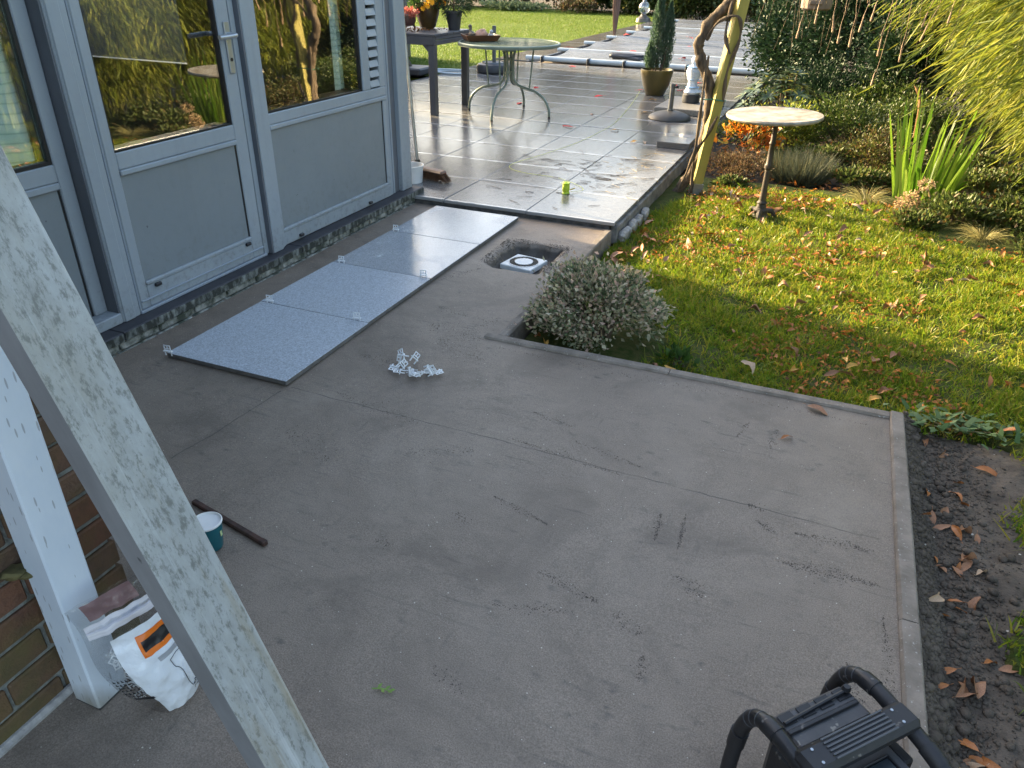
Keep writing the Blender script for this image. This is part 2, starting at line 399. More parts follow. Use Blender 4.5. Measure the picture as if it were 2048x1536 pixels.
# ---- lawn beside the screed
def lawn_z(x, y): return -0.085+0.014*vnoise(x, y, 1.1, 2.2)+0.012*vnoise(x, y, 5, 7.1)
BACK = [(1.27, 3.2), (1.45, 3.75), (1.63, 4.12), (2.30, 4.27), (2.80, 4.20), (3.15, 3.38), (3.60, 3.20), (4.6, 2.9)]
def back_y(x):
    for (a, b), (c, d) in zip(BACK, BACK[1:]):
        if a <= x <= c: return b+(d-b)*(x-a)/(c-a)
    return BACK[0][1] if x < BACK[0][0] else BACK[-1][1]
def soil_edge(y):      # right limit of the bare soil strip
    return 3.13+0.05*math.sin(y*5)+0.05*math.sin(y*11+1)+(0.10 if y > 0.5 else 0)
def lawn_sheet():
    xs = np.arange(1.225, 4.8, 0.05); ys = np.arange(-3.0, 4.5, 0.05)
    P = []
    for y in ys:
        for x in xs: P.append((x, y, lawn_z(x, y)-(0.12 if (x < 2.82 and y < 0.76) else (0.09 if (2.8 < x < soil_edge(y)+0.02 and y < 0.86) else 0))))
    m = MB(); m.grid(P, len(xs), len(ys))
    tag(m.build('lawn', M_LAWN, smooth=True), kind='structure')
lawn_sheet()
M_GRASS = leafmat('grass', [(0.085, 0.17, 0.010), (0.14, 0.235, 0.013), (0.21, 0.28, 0.018), (0.31, 0.29, 0.032), (0.095, 0.185, 0.014), (0.40, 0.30, 0.055)], 0.5, 0.4, spec=0.3)
def grass():
    n = 330000
    x = RNG.uniform(1.235, 4.0, n); y = RNG.uniform(-1.3, 4.35, n)
    den = np.zeros(n); hgt = np.ones(n); zz = np.zeros(n)
    for i in range(n):
        X, Y = x[i], y[i]; zz[i] = lawn_z(X, Y)
        by = back_y(X)
        d = by-Y+0.12*vnoise(X, Y, 4, 1.0)
        k = min(1, max(0, d/0.25+0.25))
        pat = 0.80+1.0*vnoise(X, Y, 2.6, 4.4)+0.9*vnoise(X, Y, 9, 8.4)
        if X < 2.83 and Y < 0.80: k = 0
        if X < 2.9:
            e = (Y-0.80)+0.05*vnoise(X, Y, 6, 2.0)
            if e < 0.13: k *= max(0, e/0.13)*0.9
            if (X-1.50)**2+(Y-1.10)**2 < 0.36**2: k = 0
            if X < 1.44 and Y < 2.05: k *= max(0, (X-1.25)/0.25) if Y > 1.45 else 0
        if Y < 0.95 and X > 2.8:
            s = X-soil_edge(Y)-0.05*vnoise(X, Y, 8, 5.0)
            k *= min(1, max(0, (s+0.02)/0.1)) if Y < 0.80 else min(1, max(0.0, (Y-0.80)/0.12+0.1))
        den[i] = k*min(1.15, max(0.15, pat)); hgt[i] = 0.8+0.6*vnoise(X, Y, 3.5, 6.0)+0.5*vnoise(X, Y, 12, 2.0)
    keep = RNG.random(n) < den
    x, y, zz, hgt = x[keep], y[keep], zz[keep], hgt[keep]; n = len(x)
    P = np.stack([x, y, zz], 1)
    D = unit(np.stack([RNG.normal(size=n)*0.5, RNG.normal(size=n)*0.5, np.full(n, 1.0)], 1))
    L = (0.030+0.058*RNG.random(n)**1.5)*np.clip(hgt, 0.5, 1.5); L[RNG.random(n) < 0.03] *= 1.7
    o = blades('grass', M_GRASS, P, D, L, 0.0036+0.0026*RNG.random(n), 0.1+0.55*RNG.random(n), 2)
    tag(o, 'tufted green and yellowing lawn grass beside the screed', 'grass', kind='stuff')
grass()

# ---- bare soil strip right of the edging
def soil_z(x, y):
    t = min(1, max(0, (x-2.83)/0.09)); s = min(1, max(0, (x-2.97)/0.25))
    return -0.10*t*(1-s)-0.075*s-0.012*(1-t)+0.016*vnoise(x, y, 7, 1.3)*t+0.009*vnoise(x, y, 22, 4.3)*t+0.005*vnoise(x, y, 60, 2.3)*t-0.005
def soil_strip():
    xs = np.arange(2.826, 3.36, 0.009); ys = np.arange(-2.4, 0.92, 0.009)
    P = [(x, y, soil_z(x, y)-0.05*max(0, (x-soil_edge(y)-0.02)*4)-max(0, y-0.82)*0.5) for y in ys for x in xs]
    m = MB(); m.grid(P, len(xs), len(ys)); tag(m.build('soil', M_SOIL, smooth=True), kind='structure')
soil_strip()
def clods():
    n = 10500
    y = RNG.uniform(-1.6, 0.86, n); x = 2.835+np.abs(RNG.normal(size=n))*0.13
    ok = x < 3.2; x, y = x[ok], y[ok]; n = len(x)
    z = np.array([soil_z(a, b) for a, b in zip(x, y)])
    ico = bmesh.new(); bmesh.ops.create_icosphere(ico, subdivisions=1, radius=1)
    ico.verts.ensure_lookup_table(); bv = np.array([v.co[:] for v in ico.verts]); bf = np.array([[v.index for v in f.verts] for f in ico.faces]); ico.free()
    s = 0.0022+0.0055*RNG.random(n)**3.5; big = RNG.random(n) < 0.035; s[big] = 0.008+0.008*RNG.random(big.sum())
    J = 1+0.35*(RNG.random((n, len(bv), 1))-0.5)
    sc3 = np.stack([s*(0.8+0.5*RNG.random(n)), s*(0.8+0.5*RNG.random(n)), s*0.75], 1)
    V = (np.stack([x, y, z+s*0.3], 1)[:, None, :]+bv[None]*J*sc3[:, None, :]).reshape(-1, 3)
    F = (bf[None]+(np.arange(n)*len(bv))[:, None, None]).reshape(-1, 3)
    o = np_mesh('soil_clods', V, F, M_SOIL, smooth=True); tag(o, 'dark crumbly soil clods beside the concrete edging', 'soil', kind='stuff')
clods()

# ---- terrace with its wet tiles
def mat_tile(name, base, wet, rnd=True, scale=1.0, lo=0.10, hi=0.42, nb=0.10, midw=0.45, film_sheen=False):
    m, nt, b = newmat(name); v = coords(nt, rnd=rnd)
    fine = noise_tex(nt, v, 170*scale, 3, 0.7); mid = noise_tex(nt, v, 34*scale, 5, 0.7); big = noise_tex(nt, v, 3.0*scale, 4, 0.55, dist=0.6)
    c0 = tuple(x*0.62 for x in base); c1 = tuple(x*1.35 for x in base)
    col = ramp(nt, math_(nt, 'ADD', math_(nt, 'MULTIPLY', fine, 1-midw), math_(nt, 'MULTIPLY', mid, midw)), [(0.36, c0), (0.64, c1)])
    wetm = ramp(nt, big, [(0.5-wet*0.25, (0, 0, 0)), (0.62-wet*0.2, (1, 1, 1))])
    col = mixc(nt, math_(nt, 'MULTIPLY', wetm, 0.35), col, tuple(x*0.68 for x in base))
    nt.links.new(col, b.inputs['Base Color'])
    rr = mixc(nt, wetm, (hi, hi, hi), (lo, lo, lo))
    rr = mixc(nt, 0.35, rr, ramp(nt, mid, [(0.35, (lo, lo, lo)), (0.7, (hi, hi, hi))]))
    h = math_(nt, 'ADD', math_(nt, 'MULTIPLY', mid, 0.8), math_(nt, 'MULTIPLY', fine, 0.35))
    if film_sheen:
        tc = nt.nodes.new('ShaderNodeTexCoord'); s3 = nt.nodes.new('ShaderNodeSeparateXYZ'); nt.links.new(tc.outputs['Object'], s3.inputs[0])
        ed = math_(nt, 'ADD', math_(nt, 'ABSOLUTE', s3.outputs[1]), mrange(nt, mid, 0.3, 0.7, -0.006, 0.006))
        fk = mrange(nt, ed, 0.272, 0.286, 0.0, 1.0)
        col = mixc(nt, math_(nt, 'MULTIPLY', fk, 0.55), col, (0.46, 0.46, 0.46)); nt.links.new(col, b.inputs['Base Color'])  # pale sky reflection along the wet joints, painted into the colour
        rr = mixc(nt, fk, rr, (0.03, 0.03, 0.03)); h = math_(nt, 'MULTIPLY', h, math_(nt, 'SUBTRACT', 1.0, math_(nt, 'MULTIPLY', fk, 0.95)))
    nt.links.new(rr, b.inputs['Roughness']); b.inputs['Specular IOR Level'].default_value = 0.6
    bump(nt, b, h, nb, 0.006)
    return m
M_TERR = mat_tile('terrace_tile', (0.155, 0.152, 0.150), 0.5, lo=0.04, hi=0.17, nb=0.22, film_sheen=True)
M_TILE_DRY = mat_tile('loose_tile', (0.40, 0.43, 0.47), -0.9, lo=0.24, hi=0.38, nb=0.12, midw=0.12)
M_TILE_WET = mat_tile('loose_tile_wet', (0.38, 0.40, 0.425), 0.6, lo=0.08, hi=0.34, nb=0.12, midw=0.15)
M_CONC = pm('concrete', (0.15, 0.126, 0.102), (0.25, 0.212, 0.176), 14, 7, rough=0.85, bstr=0.6, bscale=90, bdist=0.004, speck=(120, 0.66, (0.34, 0.32, 0.29)))
M_DARKEDGE = pm('tile_bed', (0.035, 0.034, 0.033), (0.10, 0.095, 0.09), 24, 5, rough=0.8, bstr=0.5)
terr = MB(); terr.box(-3.12, 1.185, 2.475, 10.55, -0.16, 0.024); terr.box(-3.12, -2.68, 10.55, 24.0, -0.16, 0.024)
terrace = terr.build('terrace', M_DARKEDGE); tag(terrace, kind='structure')
def slab_mesh(name, sx, sy, h, mat, c=0.0025):
    m = MB(); m.box(-sx/2, sx/2, -sy/2, sy/2, 0, h, c)
    me = bpy.data.meshes.new(name); me.from_pydata([tuple(v) for v in m.v], [], m.f); me.materials.append(mat); return me
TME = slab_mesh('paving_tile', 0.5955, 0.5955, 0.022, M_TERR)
x_edges = [1.222-0.6*k for k in range(8)]
for j in range(14):
    y0 = 2.468+0.6*j
    for i in range(7):
        xc = x_edges[i]-0.3; yc = y0+0.3
        if yc > 10.5: continue
        o = bpy.data.objects.new('paving_tile', TME); COL.objects.link(o); o.parent = terrace
        o.location = (xc+random.uniform(-1, 1)*0.0008, yc+random.uniform(-1, 1)*0.0008, 0.0262+random.uniform(0, 0.0012))
        o.rotation_euler = (random.uniform(-1, 1)*0.0022, random.uniform(-1, 1)*0.0022, random.choice((0, 2))*math.pi/2)
for j in range(22):
    o = bpy.data.objects.new('paving_tile', TME); COL.objects.link(o); o.parent = terrace
    o.location = (-2.84-0.03, 10.868+0.6*j, 0.0262+random.uniform(0, 0.001)); o.rotation_euler = (0, 0, random.choice((0, 1, 2, 3))*math.pi/2)
# edging stones under the terrace side, ends crumbled and pale
M_EDGE = pm('edge_stone', (0.11, 0.105, 0.10), (0.30, 0.285, 0.265), 9, 6, rough=0.9, bstr=0.7, bscale=50, bdist=0.01)
M_PALE = pm('pale_rubble', (0.18, 0.17, 0.158), (0.42, 0.40, 0.375), 14, 6, rough=0.9, bstr=0.8, bscale=40, bdist=0.012)
yy = 2.50
while yy < 10.4:
    L = random.uniform(0.42, 0.55); m = MB(); m.box(0, 0.045, 0.004, L-0.004, -0.10, 0.018, 0.006)
    m.build('edging_stone', M_EDGE, terrace, loc=(1.189, yy, 0)); yy += L
for k, (yr, a, zr) in enumerate(((2.60, 0.17, -0.062), (2.785, 0.15, -0.058), (2.95, 0.13, -0.070), (3.12, 0.16, -0.066))):
    bm = bmesh.new(); bmesh.ops.create_icosphere(bm, subdivisions=3, radius=1)
    for v in bm.verts:
        c = v.co; q = Vector([math.copysign(abs(t)**0.55, t) for t in c]); n3 = 1+0.16*vnoise(c.x*2+k*5, c.y*2+c.z*2, 1.0, 3.3+k)
        v.co = Vector((q.x*0.026*n3, q.y*a*0.52*n3, q.z*0.042*n3))
    me = bpy.data.meshes.new('rubble_stone'); bm.to_mesh(me); bm.free()
    link('rubble_stone', me, M_PALE, terrace, (1.258+0.004*(k % 2), yr, zr), (0, 0.12, 0.05*(k-1)))

# ---- concrete edging bands that hold the screed
def band(name, label, x0, x1, y0, y1, z0, z1):
    c = ((x0+x1)/2, (y0+y1)/2, z0); b = thing(name, label, 'edging', c)
    nx = x1-x0 > y1-y0; L = max(x1-x0, y1-y0); k = max(1, round(L/1.0)); s = L/k
    for i in range(k):
        m = MB(); a = -L/2+i*s+0.0015; e = -L/2+(i+1)*s-0.0015; n = 10; wv = (y1-y0 if nx else x1-x0)/2
        # slightly crumbled top arris
        prev = None; P = []
        for q in range(n+1):
            t = a+(e-a)*q/n; j1 = 0.002*random.random(); j2 = 0.003*random.random()
            sec = [(-wv, 0), (-wv, z1-z0-0.006-j1), (-wv+0.005+j2, z1-z0+0.002*random.random()), (wv-0.005-j1, z1-z0), (wv, z1-z0-0.007-j2), (wv, 0)]
            P += [((t, u, zz) if nx else (u, t, zz)) for u, zz in sec]
        m.grid(P, 6, n+1); m.add([P[i] for i in range(6)], [(0, 1, 2, 3, 4, 5)]); m.add([P[-6+i] for i in range(6)], [(5, 4, 3, 2, 1, 0)])
        m.build('concrete_bar', M_CONC, b)
    return b
band('concrete_edging', 'low concrete edging running from the shrub corner to the far right screed corner', 1.12, 2.777, 0.715, 0.765, -0.15, 0.010)
band('concrete_edging', 'concrete edging along the right side of the screed beside the dark soil', 2.777, 2.827, -2.6, 0.766, -0.15, 0.013)
band('concrete_edging', 'concrete edging between the drain and the variegated shrub', 1.165, 1.21, 0.767, 2.455, -0.15, 0.006)

# ================================================================== HOUSE
M_FRAME = pm('painted_frame', (0.265, 0.30, 0.33), (0.295, 0.33, 0.36), 3, 4, rough=0.32, bstr=0.05, bscale=30, stretch=(1, 1, 0.35))
M_FRAME2 = pm('painted_frame_step', (0.235, 0.275, 0.32), (0.265, 0.305, 0.35), 3, 4, rough=0.34)
M_PANEL = pm('painted_panel', (0.19, 0.215, 0.23), (0.205, 0.232, 0.247), 2.2, 5, rough=0.45, speck=(38, 0.745, (0.10, 0.11, 0.12)))
def grime(m):
    nt = m.node_tree; b = nt.nodes['Principled BSDF']; src = b.inputs['Base Color'].links[0].from_socket
    g_ = nt.nodes.new('ShaderNodeNewGeometry'); sx = nt.nodes.new('ShaderNodeSeparateXYZ'); nt.links.new(g_.outputs['Position'], sx.inputs[0])
    n1 = noise_tex(nt, g_.outputs['Position'], 26, 7, 0.75); n2 = noise_tex(nt, coords(nt, (1, 1, 0.06)), 22, 4, 0.6)
    low = mrange(nt, sx.outputs[2], 0.08, 0.42, 0.75, 0.0)
    k = math_(nt, 'MULTIPLY', math_(nt, 'MAXIMUM', low, 0.10), ramp(nt, n1, [(0.50, (0, 0, 0)), (0.72, (1, 1, 1))]))
    k = math_(nt, 'ADD', k, math_(nt, 'MULTIPLY', ramp(nt, n2, [(0.56, (0, 0, 0)), (0.75, (1, 1, 1))]), 0.10), True)
    nt.links.new(mixc(nt, k, src, (0.13, 0.125, 0.11)), b.inputs['Base Color'])
    nt.links.new(mrange(nt, n1, 0.3, 0.7, 0.30, 0.52), b.inputs['Roughness'])
for _m in (M_FRAME, M_PANEL): grime(_m)
M_REVEAL = pm('dark_reveal', (0.10, 0.11, 0.125), (0.12, 0.13, 0.15), 4, rough=0.5)
M_GASKET = pm('gasket', (0.012, 0.012, 0.013), rough=0.5)
M_SLATE = pm('slate_sill', (0.030, 0.030, 0.036), (0.055, 0.055, 0.062), 7, 6, spec=0.3, rough=0.55, bstr=0.15, bscale=40)
M_SILLFRONT = pm('stained_sill_front', (0.030, 0.033, 0.028), (0.30, 0.32, 0.30), 30, 9, lo=0.46, hi=0.76, rough=0.8, bstr=0.5, bscale=50, stretch=(1, 1, 0.5))
M_PLINTH = pm('plinth_brick', (0.05, 0.06, 0.045), (0.40, 0.40, 0.37), 18, 8, lo=0.40, hi=0.68, rough=0.9, bstr=0.7, bscale=40, rnd=True)
M_DARKROOM = pm('room_wall', (0.055, 0.05, 0.042), (0.075, 0.066, 0.056), 2, rough=0.9)
M_ROOMFLOOR = pm('room_floor', (0.10, 0.06, 0.035), (0.15, 0.09, 0.05), 3, rough=0.5, stretch=(1, 8, 1))
M_ROOF = pm('roof_felt', (0.05, 0.05, 0.05), (0.08, 0.08, 0.08), 5, rough=0.9)
M_HANDLE = pm('handle_metal', (0.42, 0.45, 0.48), rough=0.3, metallic=0.7)
M_BLACKPL = pm('black_plastic', (0.012, 0.012, 0.013), (0.03, 0.03, 0.032), 20, rough=0.4)
def mat_glass(name, tint=(0.80, 0.84, 0.82), boost=1.9, base=0.05):
    m = bpy.data.materials.new(name); m.use_nodes = True; nt = m.node_tree; nt.nodes.remove(nt.nodes['Principled BSDF'])
    fr = N(nt, 'ShaderNodeFresnel'); # same reflectance from either face of the thin pane
    ge = N(nt, 'ShaderNodeNewGeometry'); nt.links.new(mrange(nt, ge.outputs['Backfacing'], 0.0, 1.0, 1.52, 1/1.52), fr.inputs['IOR'])
    fac = math_(nt, 'ADD', math_(nt, 'MULTIPLY', fr.outputs[0], boost), base, True)
    t = N(nt, 'ShaderNodeBsdfTransparent'); t.inputs[0].default_value = rgba(tint)
    gl = N(nt, 'ShaderNodeBsdfGlossy'); gl.inputs['Roughness'].default_value = 0.012; gl.inputs[0].default_value = (0.95, 0.96, 0.95, 1)
    mx = N(nt, 'ShaderNodeMixShader'); nt.links.new(fac, mx.inputs[0]); nt.links.new(t.outputs[0], mx.inputs[1]); nt.links.new(gl.outputs[0], mx.inputs[2])
    nt.links.new(mx.outputs[0], nt.nodes['Material Output'].inputs[0]); return m
M_PANE = mat_glass('window_glass', tint=(0.97, 0.975, 0.97), boost=1.7, base=0.075)
def mat_brick():
    m, nt, b = newmat('wall_brick'); v = coords(nt, rnd=True); oi = nt.nodes.new('ShaderNodeObjectInfo')
    col = ramp(nt, oi.outputs['Random'], [(0.0, (0.11, 0.055, 0.038)), (0.4, (0.17, 0.08, 0.048)), (0.75, (0.13, 0.085, 0.055)), (1.0, (0.20, 0.10, 0.06))])
    nf = noise_tex(nt, v, 22, 7, 0.7)
    col = mixc(nt, ramp(nt, nf, [(0.45, (0, 0, 0)), (0.8, (0.8, 0.8, 0.8))]), col, (0.055, 0.042, 0.034))
    tc = nt.nodes.new('ShaderNodeNewGeometry'); sx = nt.nodes.new('ShaderNodeSeparateXYZ'); nt.links.new(tc.outputs['Position'], sx.inputs[0])
    n2 = noise_tex(nt, tc.outputs['Position'], 7, 5, 0.65)
    k = math_(nt, 'ADD', mrange(nt, sx.outputs[2], 0.02, 0.34, 0.62, -0.02), mrange(nt, n2, 0.35, 0.7, -0.35, 0.4), True)
    col = mixc(nt, math_(nt, 'MULTIPLY', k, 0.75), col, (0.095, 0.098, 0.028))
    nt.links.new(col, b.inputs['Base Color']); b.inputs['Roughness'].default_value = 0.9; b.inputs['Specular IOR Level'].default_value = 0.3
    bump(nt, b, math_(nt, 'ADD', nf, noise_tex(nt, v, 120, 3)), 0.6, 0.004); return m
M_BRICK = mat_brick()
M_MORTAR = pm('mortar', (0.12, 0.125, 0.11), (0.27, 0.28, 0.26), 30, 7, rough=0.95, bstr=0.8, bscale=80, bdist=0.005)

house = thing('house', 'house with blue-grey painted door and window front above a dark slate sill and brick corner', 'house', (-0.3, 0.7, 0.0))
HY0, HY1 = -1.13, 2.56; ZT = 2.35      # extent of the glazed front
def part(name, mat, boxes, parent=house, c=0.003, smooth=False):
    m = MB()
    for b in boxes: m.box(*b, c)
    return m.build(name, mat, parent, smooth, world=True)
# shell of the house (room behind the glass, roof)
part('added_rear_pane', M_PANE, [(-5.252, -5.248, -1.2, 0.2, 1.1, 1.9)], c=0)  # unseen rear window, added to light the curtains from behind
part('room_floor', M_ROOMFLOOR, [(-5.2, -0.40, -3.6, 2.50, -0.14, 0.06)], c=0)
part('room_wall', M_DARKROOM, [(-5.3, -5.2, -3.6, 2.398, -0.14, 1.1), (-5.3, -5.2, -3.6, 2.398, 1.9, 2.5), (-5.3, -5.2, -3.6, -1.2, 1.1, 1.9), (-5.3, -5.2, 0.2, 2.398, 1.1, 1.9), (-5.2, -0.36, -3.7, -3.6, -0.14, 2.5)], c=0)
part('gable_wall', M_FRAME2, [(-5.3, -3.2, 2.42, 2.54, -0.14, 2.5), (-1.95, -0.36, 2.42, 2.54, -0.14, 2.5), (-3.2, -1.95, 2.42, 2.54, -0.14, 0.78), (-3.2, -1.95, 2.42, 2.54, 2.1, 2.5)], c=0)
part('room_lining', M_DARKROOM, [(-5.19, -3.2, 2.400, 2.417, 0.061, 2.49), (-1.95, -0.41, 2.400, 2.417, 0.061, 2.49), (-3.2, -1.95, 2.400, 2.417, 0.061, 0.79), (-3.2, -1.95, 2.400, 2.417, 2.09, 2.49)], c=0)
part('gable_pane', M_PANE, [(-3.2, -1.95, 2.478, 2.482, 0.78, 2.1)], c=0)
part('roof', M_ROOF, [(-5.5, -0.05, -4.5, 2.62, 2.5, 2.72)], c=0.01)
part('front_header', M_FRAME, [(-0.40, -0.25, HY0, HY1, ZT, 2.5)])
# sill stones and their stained front edge, brick plinth below
for a, b_ in ((-1.13, -0.02), (-0.017, 1.193), (1.197, 2.585)):
    s = part('sill_stone', M_SLATE, [(-0.40, -0.193, a, b_, 0.044, 0.084)], c=0.004)
    part('sill_front', M_SILLFRONT, [(-0.1935, -0.190, a+0.003, b_-0.003, 0.046, 0.080)], s, c=0)
part('mortar_bed', M_MORTAR, [(-0.40, -0.214, HY0, 2.575, -0.15, 0.0435)], c=0)
yb = -1.12
while yb < 2.55:
    L = min(0.205, 2.572-yb)
    m = MB(); m.box(-0.05, 0.05, -L/2, L/2, -0.032, 0.0, 0.004); m.build('brick', M_PLINTH, house, loc=Vector((-0.252, yb+L/2, 0.040))-house.location)
    m = MB(); m.box(-0.05, 0.05, -L/2, L/2, -0.05, 0.0, 0.004); m.build('brick', M_PLINTH, house, loc=Vector((-0.247, yb+L/2-0.02, 0.003))-house.location)
    yb += 0.216
# -- left fixed window, set back
part('mullion', M_FRAME, [(-0.40, -0.268, 0.055, 0.150, 0.084, ZT), (-0.27, -0.262, 0.062, 0.118, 0.0845, ZT-0.01)], c=0.004)
part('mullion_reveal', M_REVEAL, [(-0.40, -0.275, 0.047, 0.0548, 0.084, ZT)], c=0)
part('window_frame', M_FRAME, [(-0.40, -0.335, -0.016, 0.0465, 0.13, ZT), (-0.40, -0.335, -1.13, -1.07, 0.13, ZT), (-0.40, -0.268, -1.13, 0.0545, 0.0845, 0.13),
     (-0.40, -0.335, -1.07, -0.0165, 0.692, 0.758), (-0.40, -0.329, -1.068, -0.018, 0.665, 0.6915)], c=0.004)
part('panel', M_PANEL, [(-0.40, -0.347, -1.068, -0.024, 0.131, 0.664)], c=0)
part('panel_gasket', M_GASKET, [(-0.40, -0.345, -0.0235, -0.0165, 0.131, 0.664)], c=0)
part('glass_gasket', M_GASKET, [(-0.40, -0.342, -0.030, -0.0165, 0.759, ZT), (-0.40, -0.342, -1.07, -0.0305, 0.759, 0.772)], c=0)
part('window_pane', M_PANE, [(-0.358, -0.354, -1.07, -0.031, 0.773, ZT)], c=0)
# -- door
door = part('door', M_FRAME, [(-0.37, -0.272, 0.166, 0.214, 0.098, ZT-0.02), (-0.37, -0.272, 0.906, 0.985, 0.098, ZT-0.02), (-0.37, -0.272, 0.2145, 0.9055, 0.098, 0.196),
     (-0.37, -0.272, 0.2145, 0.9055, 0.694, 0.762), (-0.37, -0.264, 0.2145, 0.9055, 0.671, 0.6935), (-0.37, -0.266, 0.2145, 0.9055, 0.1965, 0.214)], c=0.004)
part('door_groove', M_GASKET, [(-0.37, -0.285, 0.1505, 0.1655, 0.086, ZT), (-0.37, -0.285, 0.9855, 0.994, 0.086, ZT)], c=0)
part('door_stop', M_FRAME2, [(-0.37, -0.2685, 0.1515, 0.160, 0.086, ZT)], c=0.002)
part('panel', M_PANEL, [(-0.36, -0.280, 0.2145, 0.897, 0.2145, 0.6705)], door, c=0)
part('gasket', M_GASKET, [(-0.36, -0.277, 0.8975, 0.9055, 0.2145, 0.6705), (-0.36, -0.279, 0.2145, 0.905, 0.7625, 0.771), (-0.36, -0.279, 0.2145, 0.221, 0.7715, ZT-0.03), (-0.36, -0.279, 0.899, 0.9055, 0.7715, ZT-0.03)], door, c=0)
part('pane', M_PANE, [(-0.296, -0.292, 0.221, 0.899, 0.7715, ZT-0.03)], door, c=0)
part('threshold', M_FRAME2, [(-0.40, -0.262, 0.151, 1.0, 0.0845, 0.0975)], c=0.003)
part('weather_bar', M_FRAME2, [(-0.30, -0.2655, 0.169, 0.982, 0.132, 0.139)], door, c=0.002)
for y in (0.272, 0.872): part('drain_cap', M_BLACKPL, [(-0.2725, -0.258, y-0.017, y+0.017, 0.176, 0.192)], door, c=0.003)
lp = part('lock_plate', M_HANDLE, [(-0.2715, -0.262, 0.935, 0.967, 0.985, 1.205)], door, c=0.003)
m = MB(); hp = smooth_path([(-0.262, 0.951, 1.150), (-0.225, 0.951, 1.150), (-0.208, 0.940, 1.150), (-0.205, 0.915, 1.149), (-0.207, 0.86, 1.147), (-0.209, 0.835, 1.147)], 5)
m.tube(hp, 0.0105, 10); m.build('handle', M_HANDLE, door, True, world=True)
m = MB(); m.lathe([(0.0, 0), (0.008, 0), (0.008, 0.003), (0, 0.003)], n=14, M=Matrix.Rotation(math.pi/2, 4, 'Y')); kh = m.build('keyhole', M_GASKET, door, loc=Vector((-0.2625, 0.951, 1.045))-house.location)
m = MB(); m.tube(smooth_path([(-0.33, 0.93, 1.15), (-0.37, 0.93, 1.15), (-0.385, 0.91, 1.15), (-0.385, 0.82, 1.147)], 4), 0.011, 8); m.build('inner_handle', M_BLACKPL, door, True, world=True)
# -- mullion between door and right window
part('mullion', M_FRAME, [(-0.40, -0.248, 1.040, 1.118, 0.0845, ZT), (-0.40, -0.256, 1.1185, 1.136, 0.086, ZT), (-0.40, -0.264, 1.1365, 1.158, 0.087, ZT), (-0.40, -0.276, 0.9945, 1.0275, 0.086, ZT)], c=0.003)
part('mullion_reveal', M_REVEAL, [(-0.40, -0.252, 1.028, 1.0395, 0.086, ZT)], c=0)
# -- right window with louvre strip
part('window_frame', M_FRAME, [(-0.40, -0.272, 1.1585, 2.292, 0.0865, 0.162), (-0.40, -0.266, 1.1585, 2.252, 0.1625, 0.181), (-0.40, -0.272, 1.1585, 2.292, 0.718, 0.772), (-0.40, -0.265, 1.1585, 2.292, 0.694, 0.7175),
     (-0.40, -0.272, 2.046, 2.128, 0.7725, ZT), (-0.40, -0.272, 2.2525, 2.292, 0.1625, 0.6935), (-0.40, -0.272, 2.2315, 2.292, 0.7725, ZT)], c=0.004)
part('panel', M_PANEL, [(-0.40, -0.281, 1.1585, 2.245, 0.1815, 0.6935)], c=0)
part('panel_gasket', M_GASKET, [(-0.40, -0.278, 2.2455, 2.252, 0.1815, 0.6935)], c=0)
part('glass_gasket', M_GASKET, [(-0.40, -0.281, 2.036, 2.0455, 0.7725, ZT), (-0.40, -0.281, 1.1585, 2.0355, 0.7725, 0.781)], c=0)
part('window_pane', M_PANE, [(-0.296, -0.292, 1.1585, 2.0355, 0.782, ZT)], c=0)
part('louvre_back', M_GASKET, [(-0.40, -0.33, 2.1285, 2.231, 0.7725, ZT)], c=0)
m = MB(); m.box(-0.026, 0.026, 2.0985, 2.250, -0.003, 0.003, 0.0015, Matrix.Translation((0, 0, 0)))
lme = None
for k in range(27):
    z = 0.800+k*0.056
    if lme is None:
        mm = MB(); mm.box(-0.024, 0.024, -0.0505, 0.0505, -0.018, -0.012, 0.001); mm.box(-0.0045, 0.001, -0.0505, 0.0505, -0.019, 0.020, 0.0015, Matrix.Translation((0.02, 0, 0)) @ Matrix.Rotation(R(-18), 4, 'Y'))
        o = mm.build('louvre_slat', M_FRAME, house); lme = o.data
    else:
        o = bpy.data.objects.new('louvre_slat', lme); COL.objects.link(o); o.parent = house
    o.location = Vector((-0.296, 2.1798, z))-house.location
for y in (1.30, 2.02): part('drain_cap', M_BLACKPL, [(-0.2722, -0.256, y-0.016, y+0.016, 0.100, 0.116)], c=0.003)
# -- corner: recessed strip and square post
part('corner_reveal', M_REVEAL, [(-0.40, -0.292, 2.2925, 2.425, 0.0845, ZT)], c=0)
part('corner_trim', M_FRAME2, [(-0.40, -0.281, 2.30, 2.33, 0.085, ZT), (-0.40, -0.286, 2.345, 2.365, 0.085, ZT)], c=0.002)
part('corner_post', M_FRAME, [(-0.40, -0.262, 2.4255, 2.552, 0.0842, 2.499)], c=0.004)
